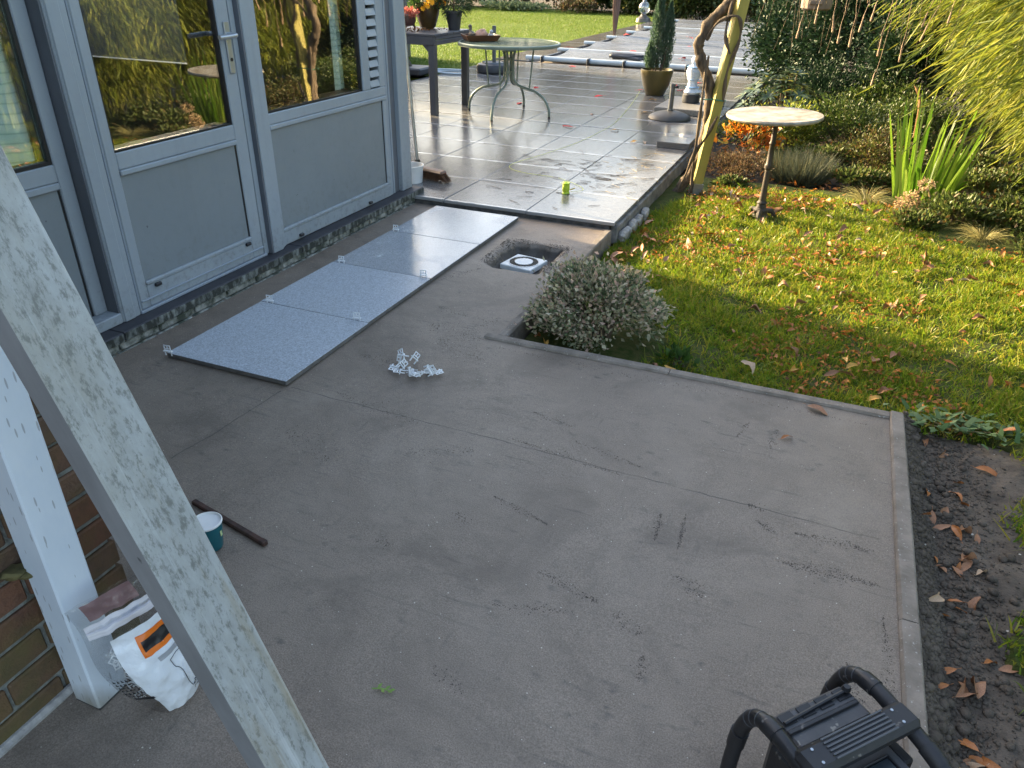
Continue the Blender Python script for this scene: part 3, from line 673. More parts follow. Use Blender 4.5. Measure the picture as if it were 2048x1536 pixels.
# -- brick corner of the house at lower left, each brick its own piece
bw = part('brick_wall', M_MORTAR, [(0.86, 1.018, -3.6, -1.142, -0.15, 2.499), (-0.26, 0.86, -1.30, -1.142, -0.15, 2.499)], c=0)
BH, BJ, BL = 0.0625, 0.0115, 0.205
def brick_me(sx, sy, sz):
    m = MB(); m.box(-sx/2, sx/2, -sy/2, sy/2, -sz/2, sz/2, 0.004)
    bm = bpy.data.meshes.new('brick'); bm.from_pydata([tuple(v) for v in m.v], [], m.f); bm.materials.append(M_BRICK); return bm
b_full = [brick_me(0.10, BL+random.uniform(-.004, .004), BH+random.uniform(-.003, .003)) for _ in range(4)]; b_half = brick_me(0.10, 0.096, BH); b_ret = brick_me(BL, 0.10, BH)
def put_brick(me, x, y, z):
    o = bpy.data.objects.new('brick', me); COL.objects.link(o); o.parent = bw
    o.location = Vector((x+random.uniform(-.002, .002), y, z))-house.location; o.rotation_euler = (random.uniform(-.006, .006), random.uniform(-.008, .008), random.uniform(-.008, .008))
for c in range(26):
    z = -0.008+c*(BH+BJ)+BH/2
    y = -1.13
    if c % 2:
        put_brick(b_half, 0.978, y-0.048, z); y -= 0.096+BJ
    for k in range(5 if c < 14 else 4):
        put_brick(random.choice(b_full), 0.978, y-BL/2, z); y -= BL+BJ
    x = 0.925-(0.0 if c % 2 else 0.1)
    for k in range(5): put_brick(b_ret, x-BL/2-k*(BL+BJ), -1.182, z)
part('wall_footing', M_PALE, [(1.018, 1.042, -2.2, -1.15, -0.06, 0.016)], bw, c=0.008)

# ---- curtains hang inside the windows
def mat_curtain():
    m, nt, b = newmat('curtain_cloth'); v = coords(nt, (1, 1, 1))
    w1 = N(nt, 'ShaderNodeTexWave'); w1.wave_type = 'BANDS'; w1.bands_direction = 'Z'; w1.inputs['Scale'].default_value = 9; w1.inputs['Distortion'].default_value = 1.2; nt.links.new(v, w1.inputs['Vector'])
    col = ramp(nt, w1.outputs['Fac'], [(0.0, (0.46, 0.68, 0.60)), (0.12, (0.66, 0.88, 0.79)), (1.0, (0.72, 0.92, 0.84))])
    nt.links.new(col, b.inputs['Base Color']); b.inputs['Roughness'].default_value = 0.8
    t = N(nt, 'ShaderNodeBsdfTranslucent'); nt.links.new(col, t.inputs[0]); mx = N(nt, 'ShaderNodeMixShader'); mx.inputs[0].default_value = 0.10
    nt.links.new(b.outputs[0], mx.inputs[1]); nt.links.new(t.outputs[0], mx.inputs[2]); nt.links.new(mx.outputs[0], nt.nodes['Material Output'].inputs[0]); return m
M_CURT = mat_curtain()
def curtain(label, y0, y1, folds, x=-0.47, z0=0.42):
    m = MB(); nu = folds*8+1; nv = 14; P = []
    for j in range(nv):
        t = j/(nv-1)
        for i in range(nu):
            u = i/(nu-1); wv = 0.028*math.sin(u*folds*6.283+0.7*math.sin(3*u))*(0.7+0.5*(1-t))
            P.append((wv, (u-0.5)*(y1-y0)*(1+0.10*(1-t)), t*(2.3-z0)))
    m.grid(P, nu, nv); o = m.build('curtain', M_CURT, smooth=True, loc=(x, (y0+y1)/2, z0)); tag(o, label, 'curtain', 'mint curtains behind the glass'); return o
curtain('mint green curtain hanging behind the left window beside the door', -1.04, 0.045, 7, -0.435)
curtain('narrow mint green curtain at the right side of the louvred window', 2.00, 2.27, 4, -0.435)

# ================================================================== THINGS ON THE SCREED
# loose tiles in a row
LT = ['nearest loose grey floor tile of the row laid along the house', 'second loose grey floor tile from the near end of the row',
      'third loose grey floor tile of the row, half wet', 'farthest loose grey floor tile of the row, wet and streaked']
M_TSIDE = pm('tile_side', (0.10, 0.093, 0.085), (0.15, 0.14, 0.13), 20, rough=0.8)
for k in range(4):
    m = MB(); m.box(-0.2985, 0.2985, -0.2985, 0.2985, 0.0, 0.0202, 0.0015)
    m.mi = [0 if all(m.v[i][2] > 0.0185 for i in f) else 1 for f in m.f]
    o = m.build('loose_tile', [M_TILE_DRY if k < 2 else M_TILE_WET, M_TSIDE], loc=(0.30+(0.004, -0.001, 0.0, 0.001)[k], 0.30+0.601*k, 0.0045)); o.rotation_euler = (0, 0, (0.002, -0.001, 0.0, 0.001)[k])
    tag(o, LT[k], 'tile', 'loose tiles in a row on the screed')
# white levelling clips
M_CLIP = pm('white_plastic', (0.78, 0.80, 0.82), rough=0.35)
def clip_mesh():
    m = MB(); t = 0.0011; W = 0.017
    m.box(-W, -W+0.005, -t, t, -0.004, 0.024); m.box(W-0.005, W, -t, t, -0.004, 0.024)
    m.box(-W-0.003, W+0.003, -0.005, 0.005, 0.0145, 0.0185)
    m.box(-W+0.001, W-0.001, -t, t, 0.0245, 0.029); m.box(-W+0.001, W-0.001, -t, t, 0.0395, 0.0435)
    for x in (-W+0.001, -0.002, W-0.005): m.box(x, x+0.004, -t, t, 0.0292, 0.0393)
    return m
cm = clip_mesh(); clip0 = cm.build('spacer_clip', M_CLIP); CLIPME = clip0.data
def clip(loc, rot, label, group):
    global clip0
    if clip0 is not None: o = clip0; clip0 = None
    else: o = bpy.data.objects.new('spacer_clip', CLIPME); COL.objects.link(o)
    o.location = loc; o.rotation_euler = rot; tag(o, label, 'clip', group); return o
G1 = 'clips standing in the tile joints'
for (x, y, lab, rz) in ((0.02, -0.004, 'white plastic clip standing at the near left corner of the nearest tile', 0.1), (0.055, 0.601, 'white plastic clip in the first tile joint, on the house side', 0.15),
    (0.54, 0.601, 'white plastic clip in the first tile joint, on the open side', 0.12), (0.055, 1.202, 'white plastic clip in the second tile joint, on the house side', 0.08),
    (0.555, 1.202, 'white plastic clip in the second tile joint, on the open side over wet tile', 0.1), (0.04, 1.803, 'white plastic clip in the third tile joint, on the house side', 0.12)):
    clip((x, y, 0.020), (0.05*random.uniform(-1, 1), 0.06*random.uniform(-1, 1), rz), lab, G1)
rs = random.Random(5)
for k in range(15):
    a = rs.uniform(0, 6.28); r = rs.random()**0.7
    x = 0.905+0.0125*k+rs.uniform(-.012, .012); y = 0.322+0.045*rs.uniform(-1, 1)
    flat = rs.random() < 0.7
    rot = (math.pi/2+rs.uniform(-0.35, 0.35), rs.uniform(-0.4, 0.4), rs.uniform(0, 6.28)) if flat else (rs.uniform(-0.4, 0.4), rs.uniform(0.6, 1.4), rs.uniform(0, 6.28))
    clip((x, y, 0.010+0.012*rs.random()*(1-r)+ (0.006 if not flat else 0)), rot, 'white plastic spacer clip in the loose pile on the bare screed', 'clips in the loose pile')
# drain set in the pit
M_WHITEPL = pm('drain_plastic', (0.62, 0.63, 0.63), (0.72, 0.73, 0.73), 8, rough=0.4, speck=(60, 0.70, (0.4, 0.39, 0.37)))
dr = thing('floor_drain', 'square white plastic floor drain with ring of slots in the screed pit', 'drain', (0.888, 1.778, -0.060), (0, 0, R(-9)))
m = MB(); m.box(-0.10, 0.10, -0.10, 0.10, 0, 0.030, 0.004); m.build('drain_frame', M_WHITEPL, dr)
m = MB(); m.lathe([(0.088, 0.0302), (0.088, 0.0325), (0.083, 0.0325), (0.083, 0.0302)], n=40); m.build('rim', M_WHITEPL, dr)
m = MB(); m.lathe([(0.0, 0.0335), (0.053, 0.0335), (0.053, 0.0305)], n=36); m.build('cover', M_WHITEPL, dr, True)
for k in range(20):
    a = 2*math.pi*k/20; m = MB(); m.box(-0.0095, 0.0095, -0.0048, 0.0048, 0.0303, 0.0315, 0, Matrix.Rotation(a, 4, 'Z') @ Matrix.Translation((0.070, 0, 0)))
    m.build('slot', M_GASKET, dr)
# white veranda post by the brick corner
M_WPOST = pm('white_post_paint', (0.60, 0.66, 0.72), (0.70, 0.75, 0.80), 3, 5, rough=0.35)
def mat_drips():
    m, nt, b = newmat('white_post_specks'); v = coords(nt, (40, 40, 6.5))
    vo = N(nt, 'ShaderNodeTexVoronoi'); vo.inputs['Scale'].default_value = 2.6; vo.inputs['Randomness'].default_value = 0.9; nt.links.new(v, vo.inputs['Vector'])
    vr = nt.nodes.new('ShaderNodeSeparateColor'); nt.links.new(vo.outputs['Color'], vr.inputs[0])
    k = math_(nt, 'MULTIPLY', math_(nt, 'LESS_THAN', vo.outputs['Distance'], 0.19), math_(nt, 'GREATER_THAN', vr.outputs[1], 0.36))
    nf = noise_tex(nt, coords(nt, (1, 1, 0.4)), 9, 5, 0.6)
    col = ramp(nt, nf, [(0.3, (0.56, 0.63, 0.71)), (0.7, (0.70, 0.75, 0.80))])
    col = mixc(nt, math_(nt, 'MULTIPLY', k, 0.62), col, (0.22, 0.23, 0.24))
    pos = nt.nodes.new('ShaderNodeNewGeometry'); sx = nt.nodes.new('ShaderNodeSeparateXYZ'); nt.links.new(pos.outputs['Position'], sx.inputs[0])
    kk = math_(nt, 'ADD', mrange(nt, sx.outputs[2], 0.0, 0.09, 0.7, -0.2), mrange(nt, nf, 0.4, 0.65, -0.3, 0.3), True)
    col = mixc(nt, kk, col, (0.24, 0.22, 0.17))
    nt.links.new(col, b.inputs['Base Color']); b.inputs['Roughness'].default_value = 0.35; return m
vp = thing('veranda_post', 'square white painted post with dark specks at the brick corner', 'post', (1.10, -1.313, 0.0))
m = MB(); m.box(-0.037, 0.037, -0.040, 0.040, 0.004, 2.40, 0.004); m.build('shaft', mat_drips(), vp)
m = MB(); m.box(-0.036, 0.036, -0.039, 0.039, 0.0, 0.0038, 0); m.build('foot_plate', M_DARKEDGE, vp)
m = MB(); m.box(-1.40, 0.10, -0.05, 0.05, 2.402, 2.496, 0.004); m.build('top_rail', M_WPOST, vp)
m = MB(); m.lathe([(0.002, -0.03), (0.02, -0.02), (0.024, 0.0), (0.016, 0.02), (0.002, 0.03)], n=10, M=Matrix.Rotation(1.3, 4, 'Y') @ Matrix.Scale(0.5, 4, (1, 0, 0)), wob=0.25)
m.tube([(0, 0, 0), (0.02, 0.012, -0.008), (0.045, 0.02, -0.004)], [0.012, 0.010, 0.002], 8)
lf = m.build('snagged_leaf', pm('brown_leaf', (0.06, 0.055, 0.02), (0.13, 0.11, 0.04), 40, rough=0.8), vp, True, loc=(-0.052, -0.052, 0.385))
# weathered beam leaning on the post
M_BEAM = None
def mat_beam():
    m, nt, b = newmat('weathered_beam'); v = coords(nt, (1, 1, 0.42)); v2 = coords(nt, (1, 1, 0.10))
    a = noise_tex(nt, v, 16, 10, 0.78); c = noise_tex(nt, v, 75, 6, 0.8); e = noise_tex(nt, v2, 16, 5, 0.6); d = noise_tex(nt, v, 5.5, 5, 0.6)
    col = ramp(nt, a, [(0.22, (0.24, 0.245, 0.235)), (0.5, (0.35, 0.36, 0.35)), (0.78, (0.48, 0.50, 0.50))])
    col = mixc(nt, ramp(nt, d, [(0.44, (0, 0, 0)), (0.70, (0.8, 0.8, 0.8))]), col, (0.29, 0.275, 0.225))
    col = mixc(nt, ramp(nt, math_(nt, 'MULTIPLY', c, math_(nt, 'ADD', a, 0.45)), [(0.36, (0.75, 0.75, 0.75)), (0.46, (0, 0, 0))]), col, (0.13, 0.135, 0.12))
    col = mixc(nt, ramp(nt, e, [(0.55, (0, 0, 0)), (0.72, (0.7, 0.7, 0.7))]), col, (0.31, 0.25, 0.15))
    sk = noise_tex(nt, coords(nt, (1, 1, 0.025)), 60, 4, 0.6)
    col = mixc(nt, ramp(nt, sk, [(0.58, (0, 0, 0)), (0.72, (0.5, 0.5, 0.5))]), col, (0.62, 0.64, 0.64))
    nt.links.new(col, b.inputs['Base Color']); b.inputs['Roughness'].default_value = 0.55; b.inputs['Metallic'].default_value = 0.0
    bump(nt, b, c, 0.12, 0.003); return m
M_BEAM = mat_beam()
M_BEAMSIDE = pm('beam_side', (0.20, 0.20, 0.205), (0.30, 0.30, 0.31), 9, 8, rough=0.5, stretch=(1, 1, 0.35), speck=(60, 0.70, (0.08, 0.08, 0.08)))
def beam():
    ax = Vector((-0.306, -0.027, 1.0)).normalized(); e1 = Vector((0, 1, 0)); e1 = (e1-ax*e1.dot(ax)).normalized(); n = e1.cross(ax)
    M = Matrix((n, e1, ax)).transposed().to_4x4(); M.translation = Vector((1.716, -1.3625, 0.0))
    o = bpy.data.objects.new('tmp', None); wx, wy = 0.052, 0.108
    m = MB(); m.box(-wx/2, wx/2, -wy/2, wy/2, 0.0, 2.05, 0.003)
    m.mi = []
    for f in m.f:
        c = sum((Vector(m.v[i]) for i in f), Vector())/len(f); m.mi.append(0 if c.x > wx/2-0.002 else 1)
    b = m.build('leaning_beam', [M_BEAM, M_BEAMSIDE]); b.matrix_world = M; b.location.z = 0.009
    tag(b, 'long weathered pale grey beam leaning across the foreground towards the house wall', 'beam')
    bpy.data.objects.remove(o)
beam()
# short board behind the beam, stick and cup
M_TAUPE = pm('taupe_board', (0.15, 0.135, 0.12), (0.20, 0.185, 0.165), 8, rough=0.6, stretch=(1, 1, 0.2))
m = MB(); m.box(-0.012, 0.012, -0.055, 0.055, 0.0, 0.52, 0.002)
o = m.build('board', M_TAUPE, loc=(1.10, -0.955, 0.006), rot=(0.16, -0.27, R(58))); tag(o, 'short taupe board end showing behind the leaning beam beside the cup', 'board')
M_RUST = pm('rusty_wood', (0.022, 0.012, 0.009), (0.075, 0.035, 0.024), 30, 6, rough=0.7, bstr=0.4)
sv = Vector((1.122, -0.772, 0.008))-Vector((0.80, -0.705, 0.008)); L = sv.length
m = MB(); m.box(0, L, -0.009, 0.009, -0.007, 0.008, 0.003); m.box(L-0.02, L+0.001, -0.0095, 0.0095, -0.0075, 0.0095, 0.003)
o = m.build('wooden_stick', M_RUST, loc=(0.80, -0.705, 0.009), rot=(0, 0, math.atan2(sv.y, sv.x))); tag(o, 'dark brown wooden stick lying on the screed behind the cup', 'stick')
cup = thing('cup', 'teal paper cup with white inside and dark coffee', 'cup', (0.985, -0.835, 0.004))
M_TEAL = pm('teal_paper', (0.008, 0.10, 0.13), (0.012, 0.12, 0.15), 4, rough=0.4); M_CUPW = pm('cup_white', (0.75, 0.75, 0.73), rough=0.45)
m = MB(); m.lathe([(0.0, 0.0), (0.030, 0.0), (0.0315, 0.004), (0.0405, 0.083)], n=32); m.build('sleeve', M_TEAL, cup, True)
m = MB(); m.lathe([(0.0406, 0.0832), (0.0422, 0.085), (0.0422, 0.089), (0.0395, 0.0905), (0.0385, 0.086), (0.0310, 0.012), (0.0, 0.011)], n=32); m.build('inside', M_CUPW, cup, True)
m = MB(); m.lathe([(0.0, 0.040), (0.0335, 0.040)], n=32); m.build('coffee', pm('coffee', (0.015, 0.008, 0.006), rough=0.08), cup)
m = MB(); m.box(0.0385, 0.0392, -0.004, 0.004, 0.045, 0.062, 0, Matrix.Rotation(0.2, 4, 'Z')); m.build('print', pm('cup_print', (0.5, 0.6, 0.3), rough=0.5), cup)
# plastic bag of clips
def mat_clear():
    m = bpy.data.materials.new('clear_film'); m.use_nodes = True; nt = m.node_tree; nt.nodes.remove(nt.nodes['Principled BSDF'])
    t = N(nt, 'ShaderNodeBsdfTransparent'); t.inputs[0].default_value = (0.93, 0.94, 0.95, 1)
    gl = N(nt, 'ShaderNodeBsdfGlossy'); gl.inputs['Roughness'].default_value = 0.10
    fr = N(nt, 'ShaderNodeFresnel'); fr.inputs['IOR'].default_value = 1.45
    v = coords(nt); b = N(nt, 'ShaderNodeBump'); b.inputs['Strength'].default_value = 0.5; b.inputs['Distance'].default_value = 0.01
    nt.links.new(noise_tex(nt, v, 45, 4, 0.6, dist=1.0), b.inputs['Height']); nt.links.new(b.outputs[0], gl.inputs['Normal']); nt.links.new(b.outputs[0], fr.inputs['Normal'])
    mx = N(nt, 'ShaderNodeMixShader'); nt.links.new(math_(nt, 'ADD', math_(nt, 'MULTIPLY', fr.outputs[0], 1.4), 0.05, True), mx.inputs[0]); nt.links.new(t.outputs[0], mx.inputs[1]); nt.links.new(gl.outputs[0], mx.inputs[2])
    nt.links.new(mx.outputs[0], nt.nodes['Material Output'].inputs[0]); return m
M_FILM = mat_clear(); M_WFILM = pm('white_film', (0.70, 0.73, 0.76), (0.78, 0.80, 0.83), 5, rough=0.25, bstr=0.35, bscale=28, bdist=0.012)
M_ORANGE = pm('orange_print', (0.75, 0.17, 0.015), rough=0.35); M_INK = pm('black_print', (0.012, 0.012, 0.014), rough=0.4); M_GREYP = pm('grey_print', (0.36, 0.37, 0.39), rough=0.4)
M_PINK = pm('pink_film', (0.33, 0.19, 0.20), (0.42, 0.26, 0.26), 8, rough=0.3, bstr=0.3, bscale=30)
def bag():
    # local frame: x across the face, y = outwards, z up the bag
    bx = thing('plastic_bag', 'zip plastic bag of white clips with orange and black print, slumped beside the white post', 'bag', (1.272, -1.262, 0.004), (R(-4), R(-11), R(60)))
    H, W = 0.355, 0.086
    def surf(u, v, s):
        # u -1..1 across, v 0..1 up
        w = W*(0.52+0.48*min(1, v/0.28)**0.7)*(1-0.06*v)
        th = 0.042*(1-abs(u)**2.2)*(0.35+0.65*math.sin(min(1, v/0.72+0.12)*math.pi)**0.8 if v < 0.80 else 0.10)*s
        cr = 0.005*vnoise(u*2, v*9, 1.3, 3.3+s)+0.003*vnoise(u*6, v*22, 1.0, 1.3)
        return Vector((u*w+0.006*math.sin(v*9), -th+cr*(1-abs(u)**4), v*H))
    def sheet(name, mat, u0, u1, v0, v1, s=1, off=0.0, nu=22, nv=34):
        m = MB(); P = []
        for j in range(nv):
            for i in range(nu):
                u = u0+(u1-u0)*i/(nu-1); v = v0+(v1-v0)*j/(nv-1); p = surf(u, v, s); p.y -= off; P.append(p)
        m.grid(P, nu, nv); return m.build(name, mat, bx, True)
    sheet('film_front', M_FILM, -1, 1, 0, 1.0); sheet('film_back', M_FILM, -1, 1, 0, 1.0, -1)
    sheet('label_panel', M_WFILM, -0.50, 1.0, 0.015, 0.70, 1, 0.0012)
    sheet('orange_stripe', M_ORANGE, 0.02, 0.98, 0.50, 0.64, 1, 0.0022); sheet('black_stripe', M_INK, 0.10, 0.98, 0.535, 0.605, 1, 0.0030)
    sheet('grey_bar', M_GREYP, 0.24, 0.98, 0.43, 0.465, 1, 0.0022)
    sheet('zip_strip', pm('zip_film', (0.55, 0.52, 0.55), (0.72, 0.70, 0.72), 60, rough=0.3, stretch=(0.1, 0.1, 3)), -0.90, 0.95, 0.755, 0.845, 1, 0.001)
    sheet('pink_insert', M_PINK, -0.70, 0.5, 0.86, 0.985, 1, -0.002)
    # printed outline of a clip, dotted triangles and lettering
    m = MB(); pl = [(0.42, 0.40), (0.40, 0.34), (0.46, 0.30), (0.47, 0.18), (0.56, 0.12), (0.64, 0.13)]
    m.tube([surf(u, v, 1)+Vector((0, -0.0026, 0)) for u, v in smooth_path([(a, b, 0) for a, b in pl], 5) and [(p.x, p.y) for p in smooth_path([(a, b, 0) for a, b in pl], 5)]], 0.0007, 5)
    m.tube([surf(u, v, 1)+Vector((0, -0.0026, 0)) for u, v in ((0.42, 0.40), (0.62, 0.41), (0.9, 0.40))], 0.0007, 5); m.build('printed_outline', M_INK, bx)
    m = MB()
    for a in range(5):
        for b_ in range(6):
            u = -0.93+a*0.085; v = 0.25+b_*0.030; p = [surf(u+du, v+dv, 1)+Vector((0, -0.0022, 0)) for du, dv in ((0, 0), (0.065, 0.0), (0.02, 0.022))]; m.add(p, [(0, 1, 2)])
    m.build('printed_triangles', M_INK, bx)
    sheet('black_band', M_INK, -0.90, -0.45, 0.205, 0.232, 1, 0.0022, 8, 4)
    cu = bpy.data.curves.new('lettering', 'FONT'); cu.body = '3 mm\n14 pc'; cu.size = 0.019; cu.space_line = 0.9
    to = bpy.data.objects.new('lettering', cu); COL.objects.link(to); me = bpy.data.meshes.new_from_object(to); bpy.data.objects.remove(to)
    for v in me.vertices:
        q = surf(0.60+v.co.x/W, 0.115+v.co.y/H, 1); v.co = q+Vector((0, -0.0028, 0))
    link('lettering', me, M_INK, bx)
    # clips heaped inside the bag
    rr = random.Random(3)
    cl = []
    for k in range(34):
        v = rr.uniform(0.20, 0.62); u = rr.uniform(-0.62, 0.6)
        o = bpy.data.objects.new('clip_in_bag', CLIPME); COL.objects.link(o); o.parent = bx
        p = surf(u, v, 1); o.location = (p.x, p.y*rr.uniform(-0.4, 0.3), p.z); o.rotation_euler = (rr.uniform(0, 6), rr.uniform(0, 6), rr.uniform(0, 6)); o.scale = (0.62,)*3
bag()
# sprig of green on the floor
m = MB(); m.tube([(0, 0, 0.003), (0.02, 0.004, 0.004), (0.04, 0.002, 0.004)], [0.0015, 0.002, 0.001], 6)
for k, (x, a) in enumerate(((0.012, 1.0), (0.022, -0.8), (0.03, 0.7), (0.036, -0.5), (0.04, 0.1))):
    d = Vector((math.cos(a), math.sin(a), 0.25)); s = Vector((-d.y, d.x, 0.1)); p = Vector((x, 0.003, 0.004))
    m.add([p, p+d*0.008+s*0.004, p+d*0.016, p+d*0.008-s*0.004], [(0, 1, 2, 3)])
o = m.build('leaf_sprig', pm('sprig_green', (0.10, 0.20, 0.03), (0.2, 0.32, 0.06), 60, rough=0.5), loc=(1.655, -1.068, 0.003), rot=(0, 0, 0.2)); tag(o, 'small green leaf sprig dropped on the screed', 'sprig')

# ---- jobsite radio with roll cage, lower right
def radio():
    ang = math.atan2(0.165, 0.151)   # handle axis
    rd = thing('site_radio', 'scuffed black site radio with tubular roll cage standing on the screed', 'radio', (2.622, -1.010, 0.003), (0, 0, ang))
    # local x = along handle, y = away from camera-right side, -y towards lower right of picture
    MBK = pm('scuffed_black', (0.010, 0.010, 0.012), (0.022, 0.022, 0.025), 9, 7, rough=0.34, rough2=0.55, bstr=0.15, bscale=120, bdist=0.002, speck=(46, 0.69, (0.13, 0.12, 0.11)))
    MGR = pm('dusty_grey', (0.045, 0.047, 0.052), (0.085, 0.085, 0.088), 12, 7, rough=0.5, bstr=0.1, bscale=100, speck=(60, 0.66, (0.22, 0.21, 0.19)))
    MDB = pm('dusty_panel', (0.012, 0.018, 0.024), (0.04, 0.05, 0.056), 7, 7, rough=0.25, speck=(70, 0.68, (0.2, 0.19, 0.17)))
    MRIB = pm('grip_rib', (0.07, 0.075, 0.085), rough=0.45)
    for sx in (-0.118, 0.118):
        pts = smooth_path([(sx, 0.150, 0.0), (sx, 0.148, 0.12), (sx, 0.140, 0.21), (sx, 0.118, 0.264), (sx, 0.075, 0.282), (sx, 0.0, 0.274), (sx, -0.075, 0.258), (sx, -0.128, 0.230), (sx, -0.150, 0.17), (sx, -0.155, 0.0)], 6)
        m = MB(); m.tube(pts, 0.0150, 14); hp = m.build('cage_hoop', MBK, rd, True)
        for i in (8, 22, 34, 44):
            m = MB(); m.tube([pts[i], pts[i+1], pts[i+2], pts[i+3]], 0.0172, 14); m.build('collar', MBK, hp, True)
        for i in (16, 18, 20):
            m = MB(); m.tube([pts[i], pts[i]+(pts[i+1]-pts[i])*0.25], 0.0158, 12); m.build('rib', MRIB, hp, True)
    h = MB()
    h.box(-0.128, 0.128, -0.030, 0.024, 0.272, 0.302, 0.009); hd = h.build('carry_handle', MBK, rd)
    for k in range(6):
        m = MB(); y = -0.022+k*0.0075; m.box(-0.072, 0.072, y, y+0.0034, 0.3023, 0.3050, 0.0008); m.build('grip_rib', MRIB, hd)
    for x in (-0.098, 0.090):
        for y in (-0.016, 0.010): m = MB(); m.lathe([(0.0, 0.3036), (0.0028, 0.3036), (0.0028, 0.3022)], c=(x, y, 0), n=10); m.build('rivet', M_HANDLE, hd)
    b = MB(); b.box(-0.098, 0.098, -0.125, 0.105, 0.018, 0.232, 0.020); bd = b.build('radio_body', MBK, rd)
    m = MB(); m.box(-0.092, 0.092, 0.030, 0.112, 0.232, 0.262, 0.010); m.build('battery_lid', MGR, rd)
    m = MB(); m.box(-0.0935, 0.0935, 0.0285, 0.1135, 0.2325, 0.2395, 0.002); m.build('lid_gasket', pm('dusty_gasket', (0.20, 0.165, 0.11), (0.33, 0.28, 0.20), 30, rough=0.9), rd)
    for x in (-0.066, -0.022, 0.022, 0.066):
        m = MB(); m.box(x-0.016, x+0.016, 0.080, 0.104, 0.2622, 0.2645, 0.001); m.build('lid_rib', MBK, rd)
    for x, y in ((-0.066, -0.108), (0.071, -0.108), (-0.066, 0.0), (0.071, 0.0)):
        m = MB(); m.lathe([(0.0, 0.2416), (0.0035, 0.2416), (0.0035, 0.2402)], c=(x, y, 0), n=10); m.build('screw', M_HANDLE, rd)
    for k in range(4):
        m = MB(); m.box(-0.034+k*0.024, -0.016+k*0.024, -0.112, -0.099, 0.2402, 0.2440, 0.0015); m.build('button', MBK, rd)
    m = MB(); m.box(-0.088, 0.080, 0.062, 0.072, 0.2625, 0.268, 0.002); m.build('antenna', MBK, rd)
    m = MB(); m.tube([(-0.08, 0.085, 0.266), (0.02, 0.090, 0.268), (0.085, 0.092, 0.270)], 0.004, 8); m.lathe([(0.006, -0.006), (0.009, 0.0), (0.006, 0.008)], c=(0.075, 0.092, 0.272), n=10); m.build('folded_aerial', MBK, rd, True)
    m = MB(); m.box(-0.075, 0.080, -0.118, 0.010, 0.232, 0.240, 0.004); m.build('top_panel', MGR, rd)
    m = MB(); m.box(-0.040, 0.055, -0.085, -0.030, 0.2402, 0.2435, 0.002); m.build('display', MDB, rd)
    m = MB()
    for a in ((-0.044, 0.059, -0.089, -0.0855), (-0.044, 0.059, -0.0295, -0.026), (-0.044, -0.0405, -0.0853, -0.0297), (0.0555, 0.059, -0.0853, -0.0297)): m.box(a[0], a[1], a[2], a[3], 0.2402, 0.2475, 0.001)
    m.build('display_frame', MBK, rd)
    m = MB(); m.tube([(-0.118, -0.142, 0.222), (0.0, -0.146, 0.226), (0.118, -0.142, 0.222)], 0.010, 12); m.build('cross_bar', MBK, rd, True)
    for x in (-0.055, 0.055):
        m = MB(); m.lathe([(0.0, 0.0), (0.040, 0.0), (0.042, 0.006), (0.036, 0.010), (0.0, 0.004)], n=24, M=Matrix.Rotation(math.pi/2, 4, 'X')); m.build('speaker', MGR, rd, True, loc=(x, -0.1255, 0.115))
    for x in (-0.118, 0.118): m = MB(); m.box(x-0.02, x+0.02, -0.17, 0.165, 0.0, 0.022, 0.008); m.build('skid_foot', MBK, rd)
    m = MB(); m.box(0.080, 0.104, -0.05, 0.02, 0.20, 0.236, 0.004); m.build('latch', MBK, rd)
radio()

# ================================================================== THINGS ON THE TERRACE
TZ = 0.0492
# dark grey slatted table with pots
M_DGREY = pm('dark_grey_paint', (0.055, 0.058, 0.068), (0.072, 0.076, 0.088), 5, 5, rough=0.38, bstr=0.08, bscale=30)
pt = thing('plant_table', 'dark grey square-legged wooden table carrying flower pots', 'table', (-2.05, 5.69, TZ))
def lbox(name, parent, mat, *a, c=0.004):
    m = MB(); m.box(*a, c); return m.build(name, mat, parent)
for x in (0.505, -0.505):
    for y in (-0.375, 0.375): lbox('leg', pt, M_DGREY, x-0.035, x+0.035, y-0.035, y+0.035, 0, 0.668)
for y in (-0.395, 0.395): lbox('apron', pt, M_DGREY, -0.545, 0.545, y-0.018, y+0.018, 0.669, 0.75)
for x in (0.532, -0.532): lbox('apron', pt, M_DGREY, x-0.016, x+0.016, -0.3765, 0.3765, 0.669, 0.712); lbox('apron', pt, M_DGREY, x-0.016, x+0.016, -0.3765, 0.3765, 0.717, 0.75)
for k in range(6): lbox('table_slat', pt, M_DGREY, -0.555, 0.555, -0.415+k*0.139, -0.415+k*0.139+0.134, 0.7505, 0.774)
for s in (-1, 1): m = MB(); m.add([(0.47, s*0.395, 0.669), (0.40, s*0.395, 0.669), (0.47, s*0.395, 0.60), (0.47, s*0.36, 0.669), (0.40, s*0.36, 0.669), (0.47, s*0.36, 0.60)], [(0, 1, 2), (3, 5, 4), (0, 2, 5, 3), (1, 4, 5, 2), (0, 3, 4, 1)]); m.build('brace', M_DGREY, pt)
ZP = TZ+0.775
M_GLAZE = pm('brown_glaze', (0.035, 0.022, 0.010), (0.085, 0.055, 0.018), 7, 5, rough=0.22); M_OLIVE = pm('olive_glaze', (0.048, 0.037, 0.008), (0.088, 0.066, 0.015), 4, 5, rough=0.35, stretch=(1, 1, 0.4))
M_POTB = pm('black_pot', (0.018, 0.020, 0.025), (0.03, 0.033, 0.04), 5, rough=0.45); M_BOWL = pm('dark_red_bowl', (0.045, 0.018, 0.016), (0.08, 0.035, 0.03), 6, rough=0.3)
M_PSOIL = M_BEDSOIL
